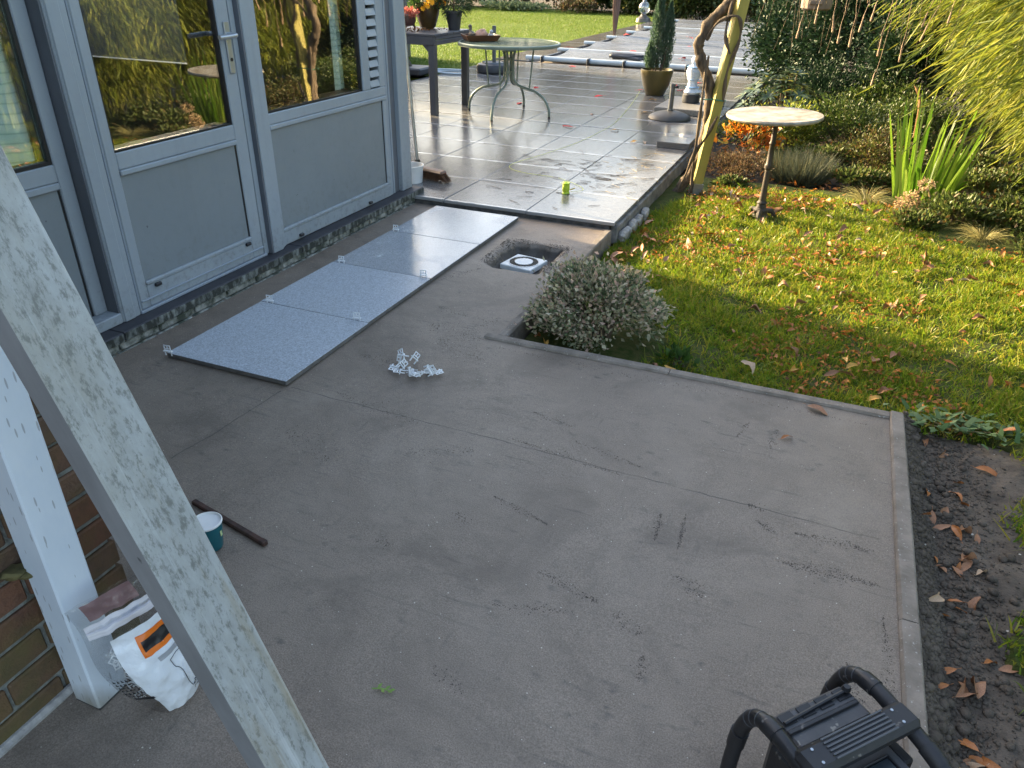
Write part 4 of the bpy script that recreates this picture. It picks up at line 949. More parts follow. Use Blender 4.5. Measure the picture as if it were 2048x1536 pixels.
def pot(name, label, loc, prof, mat, soil_r, soil_z, group=None):
    t = thing(name, label, 'pot', loc, group=group); m = MB(); m.lathe(prof, n=32); m.build('pot', mat, t, True)
    m = MB(); m.lathe([(0.0, soil_z+0.01), (soil_r*0.6, soil_z+0.012), (soil_r, soil_z)], n=24); m.build('soil', M_PSOIL, t, True); return t
M_DGREEN = leafmat('dark_conifer', [(0.012, 0.030, 0.010), (0.02, 0.045, 0.014), (0.03, 0.06, 0.018)], 0.2, 0.5)
M_MGREEN = leafmat('mid_leaf', [(0.03, 0.07, 0.012), (0.05, 0.11, 0.02), (0.075, 0.14, 0.03), (0.04, 0.08, 0.02)], 0.35, 0.45)
M_YFLOW = leafmat('yellow_petals', [(0.75, 0.38, 0.01), (0.85, 0.52, 0.02), (0.80, 0.30, 0.01), (0.85, 0.62, 0.06)], 0.35, 0.5)
M_PFLOW = leafmat('pink_sedum', [(0.45, 0.08, 0.07), (0.55, 0.18, 0.13), (0.35, 0.05, 0.05), (0.50, 0.28, 0.2)], 0.3, 0.5)
bp = [(0.06, 0.0), (0.085, 0.02), (0.125, 0.14), (0.135, 0.22), (0.128, 0.25), (0.118, 0.25), (0.122, 0.21), (0.115, 0.18)]
t = pot('flower_pot', 'brown glazed pot with orange and yellow flowers on the dark grey table', (-1.905, 5.90, ZP), bp, M_GLAZE, 0.117, 0.205)
P, D = clump_points(900, (0, 0, 0.27), (0.15, 0.15, 0.10), 30, zmin=-0.3); leaves('foliage', M_MGREEN, P, D, 0.035, 0.016, t)
P, D = clump_points(420, (0.05, -0.05, 0.285), (0.17, 0.16, 0.12), 26, spread=0.09, zmin=-0.6)
Pc = np.repeat(P[:70], 7, 0); ang = np.tile(np.arange(7)*0.9, 70); nrm = unit(np.repeat(D[:70], 7, 0)+np.array([0.3, -0.6, 0.3])); a1 = unit(np.cross(nrm, np.array([0.1, 0.2, 1.0]))); a2 = np.cross(nrm, a1)
tag(leaves('flowers', M_YFLOW, Pc, a1*np.cos(ang)[:, None]+a2*np.sin(ang)[:, None]+nrm*0.25, 0.030, 0.027, t, up=nrm), kind='stuff')
bb = [(0.03, 0.035), (0.07, 0.045), (0.092, 0.09), (0.088, 0.125), (0.095, 0.135), (0.088, 0.135), (0.08, 0.12)]
t = pot('flower_bowl', 'dark red three-legged bowl of pink sedum next to the house post', (-1.985, 5.60, ZP), bb, M_BOWL, 0.08, 0.118)
for k in range(3): a = k*2.09+0.4; m = MB(); m.tube([(0.055*math.cos(a), 0.055*math.sin(a), 0.06), (0.075*math.cos(a), 0.075*math.sin(a), 0.03), (0.07*math.cos(a), 0.07*math.sin(a), 0.0)], [0.016, 0.011, 0.008], 8); m.build('foot', M_BOWL, t, True)
P, D = clump_points(700, (0, 0, 0.14), (0.10, 0.10, 0.05), 30, zmin=-0.2); tag(leaves('sedum', M_PFLOW, P, D, 0.022, 0.014, t), kind='stuff')
bq = [(0.062, 0.0), (0.085, 0.16), (0.092, 0.162), (0.092, 0.178), (0.085, 0.178), (0.08, 0.15)]
t = pot('conifer_pot', 'black plastic pot with small dark bushy conifer on the table end', (-1.605, 5.93, ZP), bq, M_POTB, 0.08, 0.15)
P, D = clump_points(3800, (0.0, 0.02, 0.34), (0.19, 0.19, 0.21), 60, spread=0.14); leaves('foliage', M_DGREEN, P, D+np.array([0, 0, 0.3]), 0.035, 0.007, t)
m = MB(); m.tube([(0, 0, 0.12), (0, 0, 0.34)], 0.01, 8); m.build('stem', M_GLAZE, t)
P = RNG.normal(size=(160, 3))*np.array([0.2, 0.16, 0.0])+np.array([-1.98, 5.72, ZP+0.004]); P = P[(P[:, 0] > -2.5) & (P[:, 0] < -1.6) & (P[:, 1] > 5.32) & (P[:, 1] < 6.0)]
o = leaves('fallen_petals', leafmat('brown_litter', [(0.10, 0.05, 0.02), (0.2, 0.1, 0.04), (0.06, 0.035, 0.02)], 0.2, 0.7), P, RNG.normal(size=P.shape)*np.array([1, 1, 0.15]), 0.03, 0.018); tag(o, 'dry brown petals and leaves littering the dark grey table', 'litter', kind='stuff')

# round glass garden table
M_GREENMET = pm('green_grey_metal', (0.15, 0.20, 0.17), (0.20, 0.25, 0.215), 6, rough=0.38, metallic=0.2)
def mat_frost():
    m = bpy.data.materials.new('frosted_glass'); m.use_nodes = True; nt = m.node_tree; b = nt.nodes['Principled BSDF']
    v = coords(nt); nf = noise_tex(nt, v, 9, 5)
    nt.links.new(ramp(nt, nf, [(0.35, (0.17, 0.235, 0.195)), (0.7, (0.27, 0.33, 0.28))]), b.inputs['Base Color']); b.inputs['Roughness'].default_value = 0.12
    t = N(nt, 'ShaderNodeBsdfTransparent'); t.inputs[0].default_value = (0.75, 0.85, 0.78, 1); mx = N(nt, 'ShaderNodeMixShader'); mx.inputs[0].default_value = 0.72
    nt.links.new(t.outputs[0], mx.inputs[1]); nt.links.new(b.outputs[0], mx.inputs[2]); nt.links.new(mx.outputs[0], nt.nodes['Material Output'].inputs[0]); return m
gt = thing('garden_table', 'round green-framed glass garden table with curved metal legs', 'table', (-0.885, 5.745, TZ))
m = MB(); m.lathe([(0.0, 0.690), (0.505, 0.690), (0.505, 0.698), (0.0, 0.698)], n=56); m.build('glass_top', mat_frost(), gt, True)
m = MB(); m.lathe([(0.500, 0.668), (0.522, 0.668), (0.528, 0.676), (0.528, 0.694), (0.520, 0.702), (0.506, 0.702), (0.506, 0.6995), (0.5065, 0.686), (0.500, 0.684), (0.500, 0.668)], n=64); m.build('rim', M_GREENMET, gt, True)
feet = [(-0.48, 0.035), (0.025, -0.50), (0.478, -0.04), (-0.035, 0.53)]
for fx, fy in feet:
    d = Vector((fx, fy, 0)); r = d.length; d.normalize()
    prof = [(0.33, 0.668), (0.20, 0.655), (0.07, 0.62), (0.052, 0.56), (0.050, 0.42), (0.060, 0.345), (0.115, 0.292), (0.215, 0.268), (0.325, 0.240), (0.425, 0.175), (0.478, 0.085), (0.488, 0.0)]
    m = MB(); m.tube([d*(a*r/0.488)+Vector((0, 0, z)) for a, z in [(p.x, p.y) for p in smooth_path([(a, b, 0) for a, b in prof[2:]], 5)]], 0.0135, 10); lg = m.build('leg', M_GREENMET, gt, True)
    m = MB(); m.tube([d*(0.245*r/0.488)+Vector((0, 0, 0.262)), d*(0.285*r/0.488)+Vector((0, 0, 0.668))], 0.0085, 8); m.build('stay', M_GREENMET, gt, True)
    m = MB(); m.tube([d*0.488*(r/0.488)+Vector((0, 0, 0.0)), d*r+Vector((0, 0, 0.014))], 0.0155, 10); m.build('foot_cap', M_BLACKPL, lg, True)
for z in (0.40, 0.53):
    m = MB(); m.lathe([(0.030, z), (0.042, z), (0.042, z+0.022), (0.030, z+0.022), (0.030, z)], n=20); m.build('collar', M_GREENMET, gt, True)
m = MB(); m.lathe([(0.0, 0.615), (0.07, 0.615), (0.10, 0.655), (0.10, 0.664), (0.0, 0.664)], n=24); m.build('hub', M_GREENMET, gt, True)
# tray with figures
ZG = TZ+0.7025
M_TRAY = pm('tray_wood', (0.075, 0.028, 0.012), (0.13, 0.055, 0.022), 6, rough=0.3, stretch=(1, 6, 1))
tr = thing('serving_tray', 'brown wooden tray on the glass garden table', 'tray', (-1.205, 5.735, ZG), (0, 0, R(40)))
m = MB(); m.box(-0.145, 0.145, -0.105, 0.105, 0.0, 0.012, 0.002); m.build('base', M_TRAY, tr)
for nm, a in (('side', (-0.17, 0.17, 0.108, 0.118)), ('side', (-0.17, 0.17, -0.118, -0.108))):
    m = MB(); s = 1 if a[2] > 0 else -1; y = 0.105*s; m.add([(-0.145, y, 0.0), (0.145, y, 0.0), (0.175, y+0.03*s, 0.055), (-0.175, y+0.03*s, 0.055), (-0.145, y+0.008*s, 0.0), (0.145, y+0.008*s, 0.0), (0.175, y+0.038*s, 0.055), (-0.175, y+0.038*s, 0.055)], [(0, 1, 2, 3), (4, 7, 6, 5), (3, 2, 6, 7), (0, 3, 7, 4), (1, 5, 6, 2), (0, 4, 5, 1)]); m.build(nm, M_TRAY, tr)
for s in (-1, 1):
    m = MB(); x = 0.145*s; m.add([(x, -0.1045, 0.0), (x, 0.1045, 0.0), (x+0.03*s, 0.1345, 0.055), (x+0.03*s, -0.1345, 0.055), (x+0.008*s, -0.1045, 0.0), (x+0.008*s, 0.1045, 0.0), (x+0.038*s, 0.1345, 0.055), (x+0.038*s, -0.1345, 0.055)], [(0, 1, 2, 3), (4, 7, 6, 5), (3, 2, 6, 7), (0, 3, 7, 4), (1, 5, 6, 2), (0, 4, 5, 1)]); m.build('side', M_TRAY, tr)
def blob(lst, name, mat, parent=None, loc=(0, 0, 0), rot=(0, 0, 0), size=0.02):
    """one continuous surface from metaball-like spheres (c, r, scale)"""
    bm = bmesh.new()
    for c, r, s in lst:
        q = bmesh.ops.create_icosphere(bm, subdivisions=3, radius=1)
        for v in q['verts']: v.co = Vector((v.co.x*r*s[0], v.co.y*r*s[1], v.co.z*r*s[2]))+Vector(c)
    me = bpy.data.meshes.new(name); bm.to_mesh(me); bm.free()
    o = link(name, me, mat, parent, loc, rot)
    rm = o.modifiers.new('r', 'REMESH'); rm.mode = 'VOXEL'; rm.voxel_size = size; rm.use_smooth_shade = True
    sm = o.modifiers.new('s', 'SMOOTH'); sm.iterations = 4
    return o
M_RAB = pm('pink_stoneware', (0.40, 0.24, 0.19), (0.52, 0.35, 0.28), 20, 6, rough=0.7, bstr=0.3); M_DUCK = pm('dark_ceramic', (0.03, 0.028, 0.026), (0.10, 0.085, 0.07), 12, rough=0.4); M_GREYC = pm('pale_grey_ceramic', (0.34, 0.36, 0.38), (0.46, 0.48, 0.5), 12, rough=0.5)
o = blob([((0, 0, 0.045), 0.05, (1.25, 0.85, 0.9)), ((0.055, -0.005, 0.055), 0.032, (1, .9, .9)), ((-0.055, 0, 0.03), 0.025, (1, 1, 1)), ((0.025, 0.018, 0.088), 0.016, (2.0, .6, .9)), ((0.025, -0.018, 0.088), 0.016, (2.0, .6, .9)), ((0.05, 0.022, 0.016), 0.016, (1.4, .8, .8)), ((0.05, -0.022, 0.016), 0.016, (1.4, .8, .8))], 'rabbit_figure', M_RAB, None, (-1.19, 5.70, ZG+0.013), (0, 0, -0.15), 0.006); tag(o, 'pink stoneware rabbit figure sitting on the tray', 'figure')
o = blob([((0, 0, 0.04), 0.04, (1.3, .8, .9)), ((0.035, 0, 0.085), 0.018, (.9, .9, 1.6)), ((0.045, 0, 0.115), 0.022, (1.1, .9, .9)), ((0.07, 0, 0.113), 0.009, (1.6, .9, .5)), ((-0.055, 0, 0.05), 0.016, (1.6, .7, .6))], 'duck_figure', M_DUCK, None, (-1.285, 5.695, ZG+0.013), (0, 0, 2.4), 0.006); tag(o, 'dark ceramic duck figure on the tray left of the rabbit', 'figure')
o = blob([((0, 0, 0.03), 0.03, (1.2, .9, 1)), ((0.015, 0, 0.07), 0.02, (1, 1, 1)), ((0.03, 0, 0.07), 0.008, (1.5, .8, .6))], 'bird_figure', M_GREYC, None, (-1.115, 5.79, ZG+0.013), (0, 0, -0.6), 0.005); tag(o, 'pale grey ceramic bird figure on the tray right of the rabbit', 'figure')

# parasol base with short tube, front right
M_IRON = pm('dark_cast_iron', (0.028, 0.027, 0.026), (0.05, 0.047, 0.043), 9, 6, rough=0.5, bstr=0.15, bscale=90); M_TUBE = pm('grey_tube', (0.10, 0.11, 0.12), (0.14, 0.15, 0.16), 6, rough=0.35, metallic=0.4)
pb = thing('parasol_base', 'round domed black parasol base with short upright tube near the slab', 'parasol base', (0.735, 6.28, TZ))
m = MB(); m.lathe([(0.215, 0.0), (0.222, 0.008), (0.214, 0.026), (0.17, 0.052), (0.10, 0.074), (0.035, 0.084), (0.0, 0.084)], n=44); m.build('base', M_IRON, pb, True)
m = MB(); m.lathe([(0.0, 0.082), (0.034, 0.082), (0.034, 0.096), (0.0245, 0.10), (0.0245, 0.315), (0.028, 0.318), (0.028, 0.345), (0.0215, 0.345), (0.021, 0.30), (0.0, 0.30)], n=24); m.build('tube', M_TUBE, pb, True)
m = MB(); m.tube([(0.02, 0, 0.31), (0.058, 0, 0.312)], 0.007, 8); m.lathe([(0.0, 0), (0.014, 0.0), (0.014, 0.012), (0, 0.012)], c=(0.05, 0, 0.318), n=10); m.build('clamp_knob', M_BLACKPL, pb, True)
# granite slab, wrapped statue, stacked offcuts
M_GRAN = pm('granite_slab', (0.12, 0.115, 0.105), (0.24, 0.23, 0.21), 70, 6, rough=0.55, bstr=0.3, bscale=120)
m = MB(); m.box(0.0, 0.60, 0.0, 0.90, 0, 0.062, 0.006); o = m.build('stone_slab', M_GRAN, loc=(0.50, 6.56, TZ), rot=(0, 0, -0.03)); tag(o, 'thick grey granite slab lying on the terrace behind the parasol base', 'slab')
for k in range(3):
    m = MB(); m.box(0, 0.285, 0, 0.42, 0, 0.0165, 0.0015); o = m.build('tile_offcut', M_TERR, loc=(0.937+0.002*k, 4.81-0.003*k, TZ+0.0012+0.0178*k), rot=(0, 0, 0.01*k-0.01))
    tag(o, ('lowest cut tile of the small stack at the terrace edge', 'middle cut tile of the small stack at the terrace edge', 'topmost shiny cut tile of the small stack at the terrace edge')[k], 'tile', 'stack of cut tiles')
st = thing('wrapped_statue', 'garden statue wrapped in blue-white plastic on a round black plinth', 'statue', (0.80, 7.06, TZ+0.0625))
m = MB(); m.lathe([(0.090, 0.0), (0.098, 0.01), (0.098, 0.085), (0.088, 0.095), (0.0, 0.095)], n=24); m.build('plinth', M_POTB, st, True)
M_WRAP = None
def mat_wrap():
    m, nt, b = newmat('plastic_wrap'); v = coords(nt, (1, 1, 2.2)); nf = noise_tex(nt, v, 14, 5, 0.6, dist=1.5)
    nt.links.new(ramp(nt, nf, [(0.40, (0.50, 0.54, 0.60)), (0.56, (0.62, 0.68, 0.74)), (0.62, (0.10, 0.27, 0.50)), (0.68, (0.58, 0.62, 0.68))]), b.inputs['Base Color']); b.inputs['Roughness'].default_value = 0.22
    bump(nt, b, nf, 0.8, 0.02); return m
m = MB(); m.lathe([(0.085, 0.096), (0.10, 0.115), (0.075, 0.14), (0.055, 0.18), (0.050, 0.22), (0.072, 0.28), (0.085, 0.33), (0.078, 0.37), (0.05, 0.385), (0.034, 0.40), (0.040, 0.43), (0.042, 0.455), (0.028, 0.48), (0.0, 0.487)], n=30, wob=0.10); m.build('wrapped_figure', mat_wrap(), st, True)
pm('blue_cord', (0.12, 0.3, 0.55), rough=0.5)
for z, r in ((0.16, 0.068), (0.24, 0.057), (0.37, 0.082)): m = MB(); m.lathe([(r+0.004, z), (r+0.008, z+0.003), (r+0.004, z+0.006)], n=24); m.build('cord', MATS['blue_cord'], st, True)
# pot with cypress
cp = pot('cypress_pot', 'olive brown glazed pot with two-topped blue-green cypress on the terrace', (0.205, 7.86, TZ), [(0.105, 0.0), (0.118, 0.008), (0.165, 0.12), (0.192, 0.23), (0.200, 0.275), (0.198, 0.295), (0.185, 0.297), (0.180, 0.27)], M_OLIVE, 0.18, 0.262)
M_CYP = leafmat('cypress', [(0.045, 0.09, 0.045), (0.075, 0.13, 0.08), (0.11, 0.175, 0.12), (0.06, 0.11, 0.045)], 0.35, 0.5)
Pl = []; Dl = []
for (cx, cy, h0, h1, r, n) in ((-0.035, 0.0, 0.30, 1.16, 0.115, 7000), (0.085, 0.03, 0.30, 1.04, 0.105, 6000), (-0.10, -0.03, 0.30, 0.60, 0.085, 2000)):
    t_ = RNG.random(n)**0.85; z = h0+(h1-h0)*t_; prof = r*np.clip(np.sin(np.clip(t_*0.92+0.10, 0, 1)*math.pi)**0.7, 0.03, 1)*(1-0.35*t_)
    a = RNG.random(n)*6.283; lump = 0.78+0.22*np.sin(a*5+z*31)+0.1*np.sin(a*9-z*60); rr = prof*np.sqrt(RNG.random(n))*lump
    Pl.append(np.stack([cx+rr*np.cos(a), cy+rr*np.sin(a), z], 1)); Dl.append(np.stack([np.cos(a)*0.5, np.sin(a)*0.5, np.full(n, 1.0)], 1)+RNG.normal(size=(n, 3))*0.25)
leaves('crown', M_CYP, np.concatenate(Pl), np.concatenate(Dl), 0.030, 0.0075, cp)
m = MB()
for (a, b_) in (((-0.02, 0, 0.25), (-0.035, 0, 0.9)), ((0.03, 0.0, 0.25), (0.085, 0.03, 0.8)), ((0.04, 0.0, 0.25), (0.10, -0.05, 0.55)), ((-0.05, 0, 0.25), (-0.10, -0.03, 0.5))): m.tube([a, ((Vector(a)+Vector(b_))/2)+Vector((0.01, 0, 0)), b_], [0.010, 0.008, 0.004], 7)
m.build('stems', pm('bark_thin', (0.06, 0.04, 0.028), (0.11, 0.08, 0.055), 30, rough=0.9), cp, True)
# line reel and its string
M_LIME = pm('lime_plastic', (0.38, 0.56, 0.015), (0.46, 0.62, 0.03), 5, rough=0.35)
rl = thing('string_reel', 'lime green string line reel standing on the wet terrace', 'reel', (0.718, 2.985, TZ))
m = MB(); m.lathe([(0.0, 0.0), (0.026, 0.0), (0.028, 0.004), (0.026, 0.010), (0.022, 0.014)], n=28); m.build('lower_flange', M_LIME, rl, True)
m = MB(); m.lathe([(0.022, 0.014), (0.0255, 0.020), (0.0265, 0.040), (0.0255, 0.058), (0.022, 0.064)], n=28); m.build('wound_string', pm('string_wound', (0.50, 0.62, 0.05), (0.36, 0.50, 0.02), 3, rough=0.7, stretch=(1, 1, 120)), rl, True)
m = MB(); m.lathe([(0.022, 0.0642), (0.027, 0.067), (0.029, 0.073), (0.024, 0.078), (0.012, 0.079), (0.011, 0.070), (0.0, 0.070)], n=28); m.build('upper_flange', M_LIME, rl, True)
m = MB(); m.lathe([(0.0, 0.0705), (0.0105, 0.0705)], n=16); m.build('bore', M_GASKET, rl)
m = MB(); m.box(-0.042, 0.042, -0.004, 0.004, 0.0715, 0.0745, 0.001); m.build('line_hook', M_HANDLE, rl)
m = MB(); m.tube([(0.030, 0.0, 0.03), (0.062, 0.012, 0.042)], 0.004, 8); m.build('line_peg', pm('yellow_peg', (0.6, 0.42, 0.03), rough=0.5), rl, True)
sp = [(0.745, 3.01, 0.062), (0.80, 3.10, 0.053), (0.751, 3.205, 0.053), (0.521, 3.366, 0.053), (0.245, 3.399, 0.053), (0.079, 3.496, 0.053), (0.049, 3.671, 0.053), (0.15, 4.1, 0.053), (0.25, 4.66, 0.053), (0.285, 5.17, 0.053), (0.289, 5.76, 0.054), (0.15, 6.9, 0.056), (-0.017, 8.0, 0.06)]
m = MB(); m.tube(smooth_path(sp, 8), 0.0013, 5); o = m.build('marking_string', pm('lime_string', (0.55, 0.62, 0.10), rough=0.7), None, True); tag(o, 'yellow-green marking string trailing from the reel across the terrace', 'string')
# broom and bucket at the house corner
br = thing('broom', 'broom with brown bristle head and long steel handle at the house corner', 'broom', (-0.29, 2.90, TZ))
M_BROOM = pm('broom_wood', (0.085, 0.045, 0.025), (0.13, 0.07, 0.04), 5, rough=0.45, stretch=(1, 5, 1)); M_BRIST = leafmat('bristle', [(0.05, 0.022, 0.012), (0.10, 0.045, 0.02), (0.16, 0.08, 0.035)], 0.1, 0.6)
Mh = Matrix.Rotation(R(-15), 4, 'Z')
m = MB(); m.box(-0.16, 0.12, -0.036, 0.036, 0.052, 0.082, 0.012, Mh); m.build('head', M_BROOM, br)
n = 2600; u = RNG.uniform(-0.155, 0.118, n); vv = RNG.uniform(-0.032, 0.032, n); cz, sz = math.cos(R(-15)), math.sin(R(-15))
P = np.stack([u*cz-vv*sz, u*sz+vv*cz, np.full(n, 0.054)], 1); D = np.stack([np.where(u > 0.07, 0.9, 0.08)+RNG.normal(size=n)*0.1, RNG.normal(size=n)*0.15, np.full(n, -1.0)], 1)
o = blades('bristles', M_BRIST, P, D, np.where(u > 0.07, 0.068, 0.053), 0.003, 0.0, 1, br); 
m = MB(); m.tube([(-0.135, 0.03, 0.085), (-0.139, 0.032, 0.13)], 0.021, 12); m.build('socket', M_BLACKPL, br, True)
m = MB(); m.tube([(-0.138, 0.032, 0.10), (-0.215, 0.085, 0.75), (-0.275, 0.135, 1.35)], 0.0115, 12); m.build('handle', pm('steel_handle', (0.25, 0.26, 0.26), (0.35, 0.36, 0.35), 20, rough=0.35, metallic=0.6), br, True)
bk = thing('bucket', 'white plastic bucket half hidden behind the house corner post', 'bucket', (-0.405, 2.80, TZ))
m = MB(); m.lathe([(0.0, 0.0), (0.075, 0.0), (0.085, 0.11), (0.090, 0.112), (0.090, 0.122), (0.083, 0.122), (0.075, 0.02), (0.0, 0.02)], n=32); m.build('wall', pm('bucket_white', (0.55, 0.57, 0.58), (0.65, 0.66, 0.67), 8, rough=0.4), bk, True)
m = MB(); m.lathe([(0.0, 0.085), (0.080, 0.085)], n=28); m.build('mortar_inside', M_CONC, bk)

# second parasol base behind the glass table, hose, dark statue on base
b2 = thing('parasol_base', 'round black drum parasol base with grey tube behind the glass table', 'parasol base', (-2.43, 8.86, TZ))
m = MB(); m.lathe([(0.235, 0.0), (0.255, 0.015), (0.255, 0.085), (0.235, 0.115), (0.15, 0.135), (0.03, 0.14), (0.0, 0.14)], n=40); m.build('drum', M_POTB, b2, True)
for r in (0.10, 0.17): m = MB(); m.lathe([(r, 0.128 if r > .15 else .136), (r+0.006, 0.142), (r+0.012, 0.126 if r > .15 else .135)], n=40); m.build('ridge', M_TUBE, b2, True)
m = MB(); m.tube([(0.0, 0.0, 0.13), (0, 0, 0.62)], 0.028, 14); m.build('tube', M_TUBE, b2, True)
hs = MB(); hp = []
for k in range(40):
    a = k/39*6.283*1.6; r = 0.26+0.03*math.sin(a*1.7); hp.append((r*math.cos(a)*1.0, 0.10*math.sin(a)*1.2, 0.014+0.004*math.sin(a*2)+ (0.02 if k > 26 else 0)))
hs.tube(hp, 0.013, 8); o = hs.build('garden_hose', pm('pale_hose', (0.42, 0.50, 0.56), (0.50, 0.57, 0.62), 9, rough=0.4), None, True, loc=(-2.95, 8.42, TZ+0.002)); tag(o, 'pale grey hose coiled at the lawn edge behind the dark table', 'hose')
ds = thing('bronze_statue', 'dark bronze figure on a black slab, half hidden by the house corner post', 'statue', (-3.42, 8.12, 0.045))
m = MB(); m.box(-0.28, 0.28, -0.22, 0.22, 0, 0.10, 0.02); m.build('slab', M_POTB, ds)
m = MB(); m.lathe([(0.11, 0.10), (0.10, 0.13), (0.075, 0.20), (0.09, 0.30), (0.06, 0.40), (0.03, 0.44), (0.045, 0.50), (0.0, 0.56)], c=(-0.10, 0, 0), n=18, wob=0.15); m.build('figure', M_DUCK, ds, True)
# folded parasol far back
fp = thing('folded_parasol', 'brown folded parasol hanging above the far terrace edge', 'parasol', (-2.52, 15.6, 0.05))
m = MB(); n_ = 14
m.lathe([(0.02, 0.02), (0.04, 0.25), (0.062, 0.55), (0.07, 0.80), (0.065, 1.3), (0.05, 1.9), (0.03, 2.2)], n=n_*2, wob=0.0)
m.v = [((x*(1+0.22*((i % (n_*2)) % 2)), y*(1+0.22*((i % (n_*2)) % 2)), z)) for i, (x, y, z) in enumerate(m.v)]; m.build('canopy', pm('brown_canvas', (0.11, 0.065, 0.05), (0.16, 0.10, 0.08), 5, rough=0.85, stretch=(1, 1, 0.2)), fp)
m = MB(); m.tube([(0, 0, 0.0), (0, 0, 2.5)], 0.02, 8); m.build('pole', M_TUBE, fp, True)
# ---- pool under its cover
M_COVER = None
def mat_cover():
    m, nt, b = newmat('pool_cover'); v = coords(nt, (0.5, 2.4, 1)); a = noise_tex(nt, v, 2.2, 6, 0.6, dist=0.8)
    nt.links.new(ramp(nt, a, [(0.3, (0.085, 0.092, 0.10)), (0.7, (0.15, 0.158, 0.166))]), b.inputs['Base Color'])
    nt.links.new(mrange(nt, a, 0.35, 0.65, 0.12, 0.34), b.inputs['Roughness']); bump(nt, b, noise_tex(nt, v, 7, 5, 0.6, dist=1.0), 0.45, 0.05); return m
bars_y = [10.72, 12.30, 13.9, 15.5, 17.15, 18.85, 20.5, 22.1]
pc = thing('pool_cover', 'grey plastic pool cover stretched over pale cross tubes behind the terrace', 'pool cover', (-0.6, 16.4, 0.02))
nx, ny = 40, 200; P = []
for j in range(ny):
    y = 10.775+(22.2-10.775)*j/(ny-1)
    k = max(i for i, b_ in enumerate(bars_y) if b_ <= y+0.03); y0 = bars_y[k]; y1 = bars_y[min(k+1, len(bars_y)-1)]
    t_ = 0 if y1 == y0 else (y-y0)/(y1-y0)
    for i in range(nx):
        x = -2.42+(1.35+2.42)*i/(nx-1)
        P.append((x, y, 0.112-0.075*math.sin(max(0, min(1, t_))*math.pi)**0.6+0.008*vnoise(x*1.5, y*3, 1, 2.0)))
m = MB(); m.grid(P, nx, ny); m.build('sheet', mat_cover(), pc, True, world=True)
M_PTUBE = pm('pale_blue_tube', (0.36, 0.43, 0.48), (0.45, 0.52, 0.57), 4, rough=0.35)
for k, y in enumerate(bars_y):
    m = MB(); m.tube([(-2.66, y, 0.075), (1.40, y, 0.075)], 0.042 if k == 0 else 0.034, 12); m.build('cross_tube', M_PTUBE, pc, True, world=True)
for x in (-2.35, -1.55, -0.95, 0.05): m = MB(); m.box(x-0.014, x+0.014, 10.60, 10.775, 0.0245, 0.121, 0.008, None); m.build('strap_clamp', M_POTB, pc, world=True)
pw = MB(); pw.box(-2.67, 1.45, 10.56, 23.0, -0.16, 0.012); tag(pw.build('pool_surround', M_CONC), kind='structure')
m = MB(); rr = random.Random(8); hp = [(0.30*math.sin(k*1.9)+0.05*rr.uniform(-1, 1), 0.13*math.cos(k*1.3), 0.04+0.05*rr.random()) for k in range(26)]
m.tube(smooth_path(hp, 5), 0.022, 7); o = m.build('black_hose', M_POTB, None, True, loc=(-1.02, 11.18, 0.065)); tag(o, 'tangled black hose heaped on the front tube of the pool cover', 'hose')
gl = thing('glass_globe', 'clear glass globe ornament on a dark pedestal at the far pool corner', 'globe', (-3.36, 21.6, 0.03))
m = MB(); m.lathe([(0.22, 0.0), (0.20, 0.10), (0.10, 0.16), (0.08, 0.20), (0.0, 0.20)], n=20); m.build('pedestal', M_DUCK, gl, True)
m = MB(); m.lathe([(0.17*math.sin(a), 0.37-0.17*math.cos(a)) for a in [k*math.pi/16 for k in range(17)]], n=28); m.build('globe', mat_glass('globe_glass', (0.75, 0.78, 0.8), 2.2, 0.12), gl, True)
m = MB(); m.lathe([(0.06, 0.535), (0.05, 0.57), (0.02, 0.60), (0.0, 0.63)], n=14); m.build('cap', M_TUBE, gl, True)
# twigs littering the terrace
def twigs(name, label, n, cx, cy, sx, sy, mat, z=TZ+0.001, lo=0.05, hi=0.20, seed=4, rad=0.0018):
    rr = random.Random(seed); m = MB()
    for k in range(n):
        x = rr.gauss(cx, sx); y = rr.gauss(cy, sy)
        if x > 1.19 or y < 2.52: continue
        a = rr.gauss(0.0, 0.6)+ (math.pi if rr.random() < .5 else 0); L = rr.uniform(lo, hi); c = rr.uniform(-0.9, 0.9); r = rad*rr.uniform(0.6, 1.3)
        pts = []
        for q in range(5):
            t_ = q/4; aa = a+c*t_; pts.append((x, y, z+r+0.004*math.sin(t_*3.14)*rr.random())); x += math.cos(aa)*L/4; y += math.sin(aa)*L/4
        m.tube(pts, [r, r, r*0.9, r*0.8, r*0.6], 4)
    o = m.build(name, mat); tag(o, label, 'twigs', kind='stuff'); return o
M_TWIG = pm('twig_dark', (0.028, 0.015, 0.011), (0.06, 0.034, 0.025), 30, rough=0.8); M_STRAW = pm('straw', (0.38, 0.28, 0.13), (0.50, 0.38, 0.20), 30, rough=0.8)
twigs('twig_litter', 'thin dark twigs scattered on the wet terrace tiles', 44, 0.74, 3.40, 0.34, 0.40, M_TWIG, seed=4)
twigs('twig_litter', 'thin dark twigs and stalks near the terrace edge', 24, 0.40, 3.75, 0.25, 0.25, M_TWIG, seed=9)
twigs('straw_litter', 'pale straw stalks scattered beside the twigs on the terrace', 60, 0.98, 3.95, 0.16, 0.42, M_STRAW, lo=0.03, hi=0.12, seed=5, rad=0.0012)

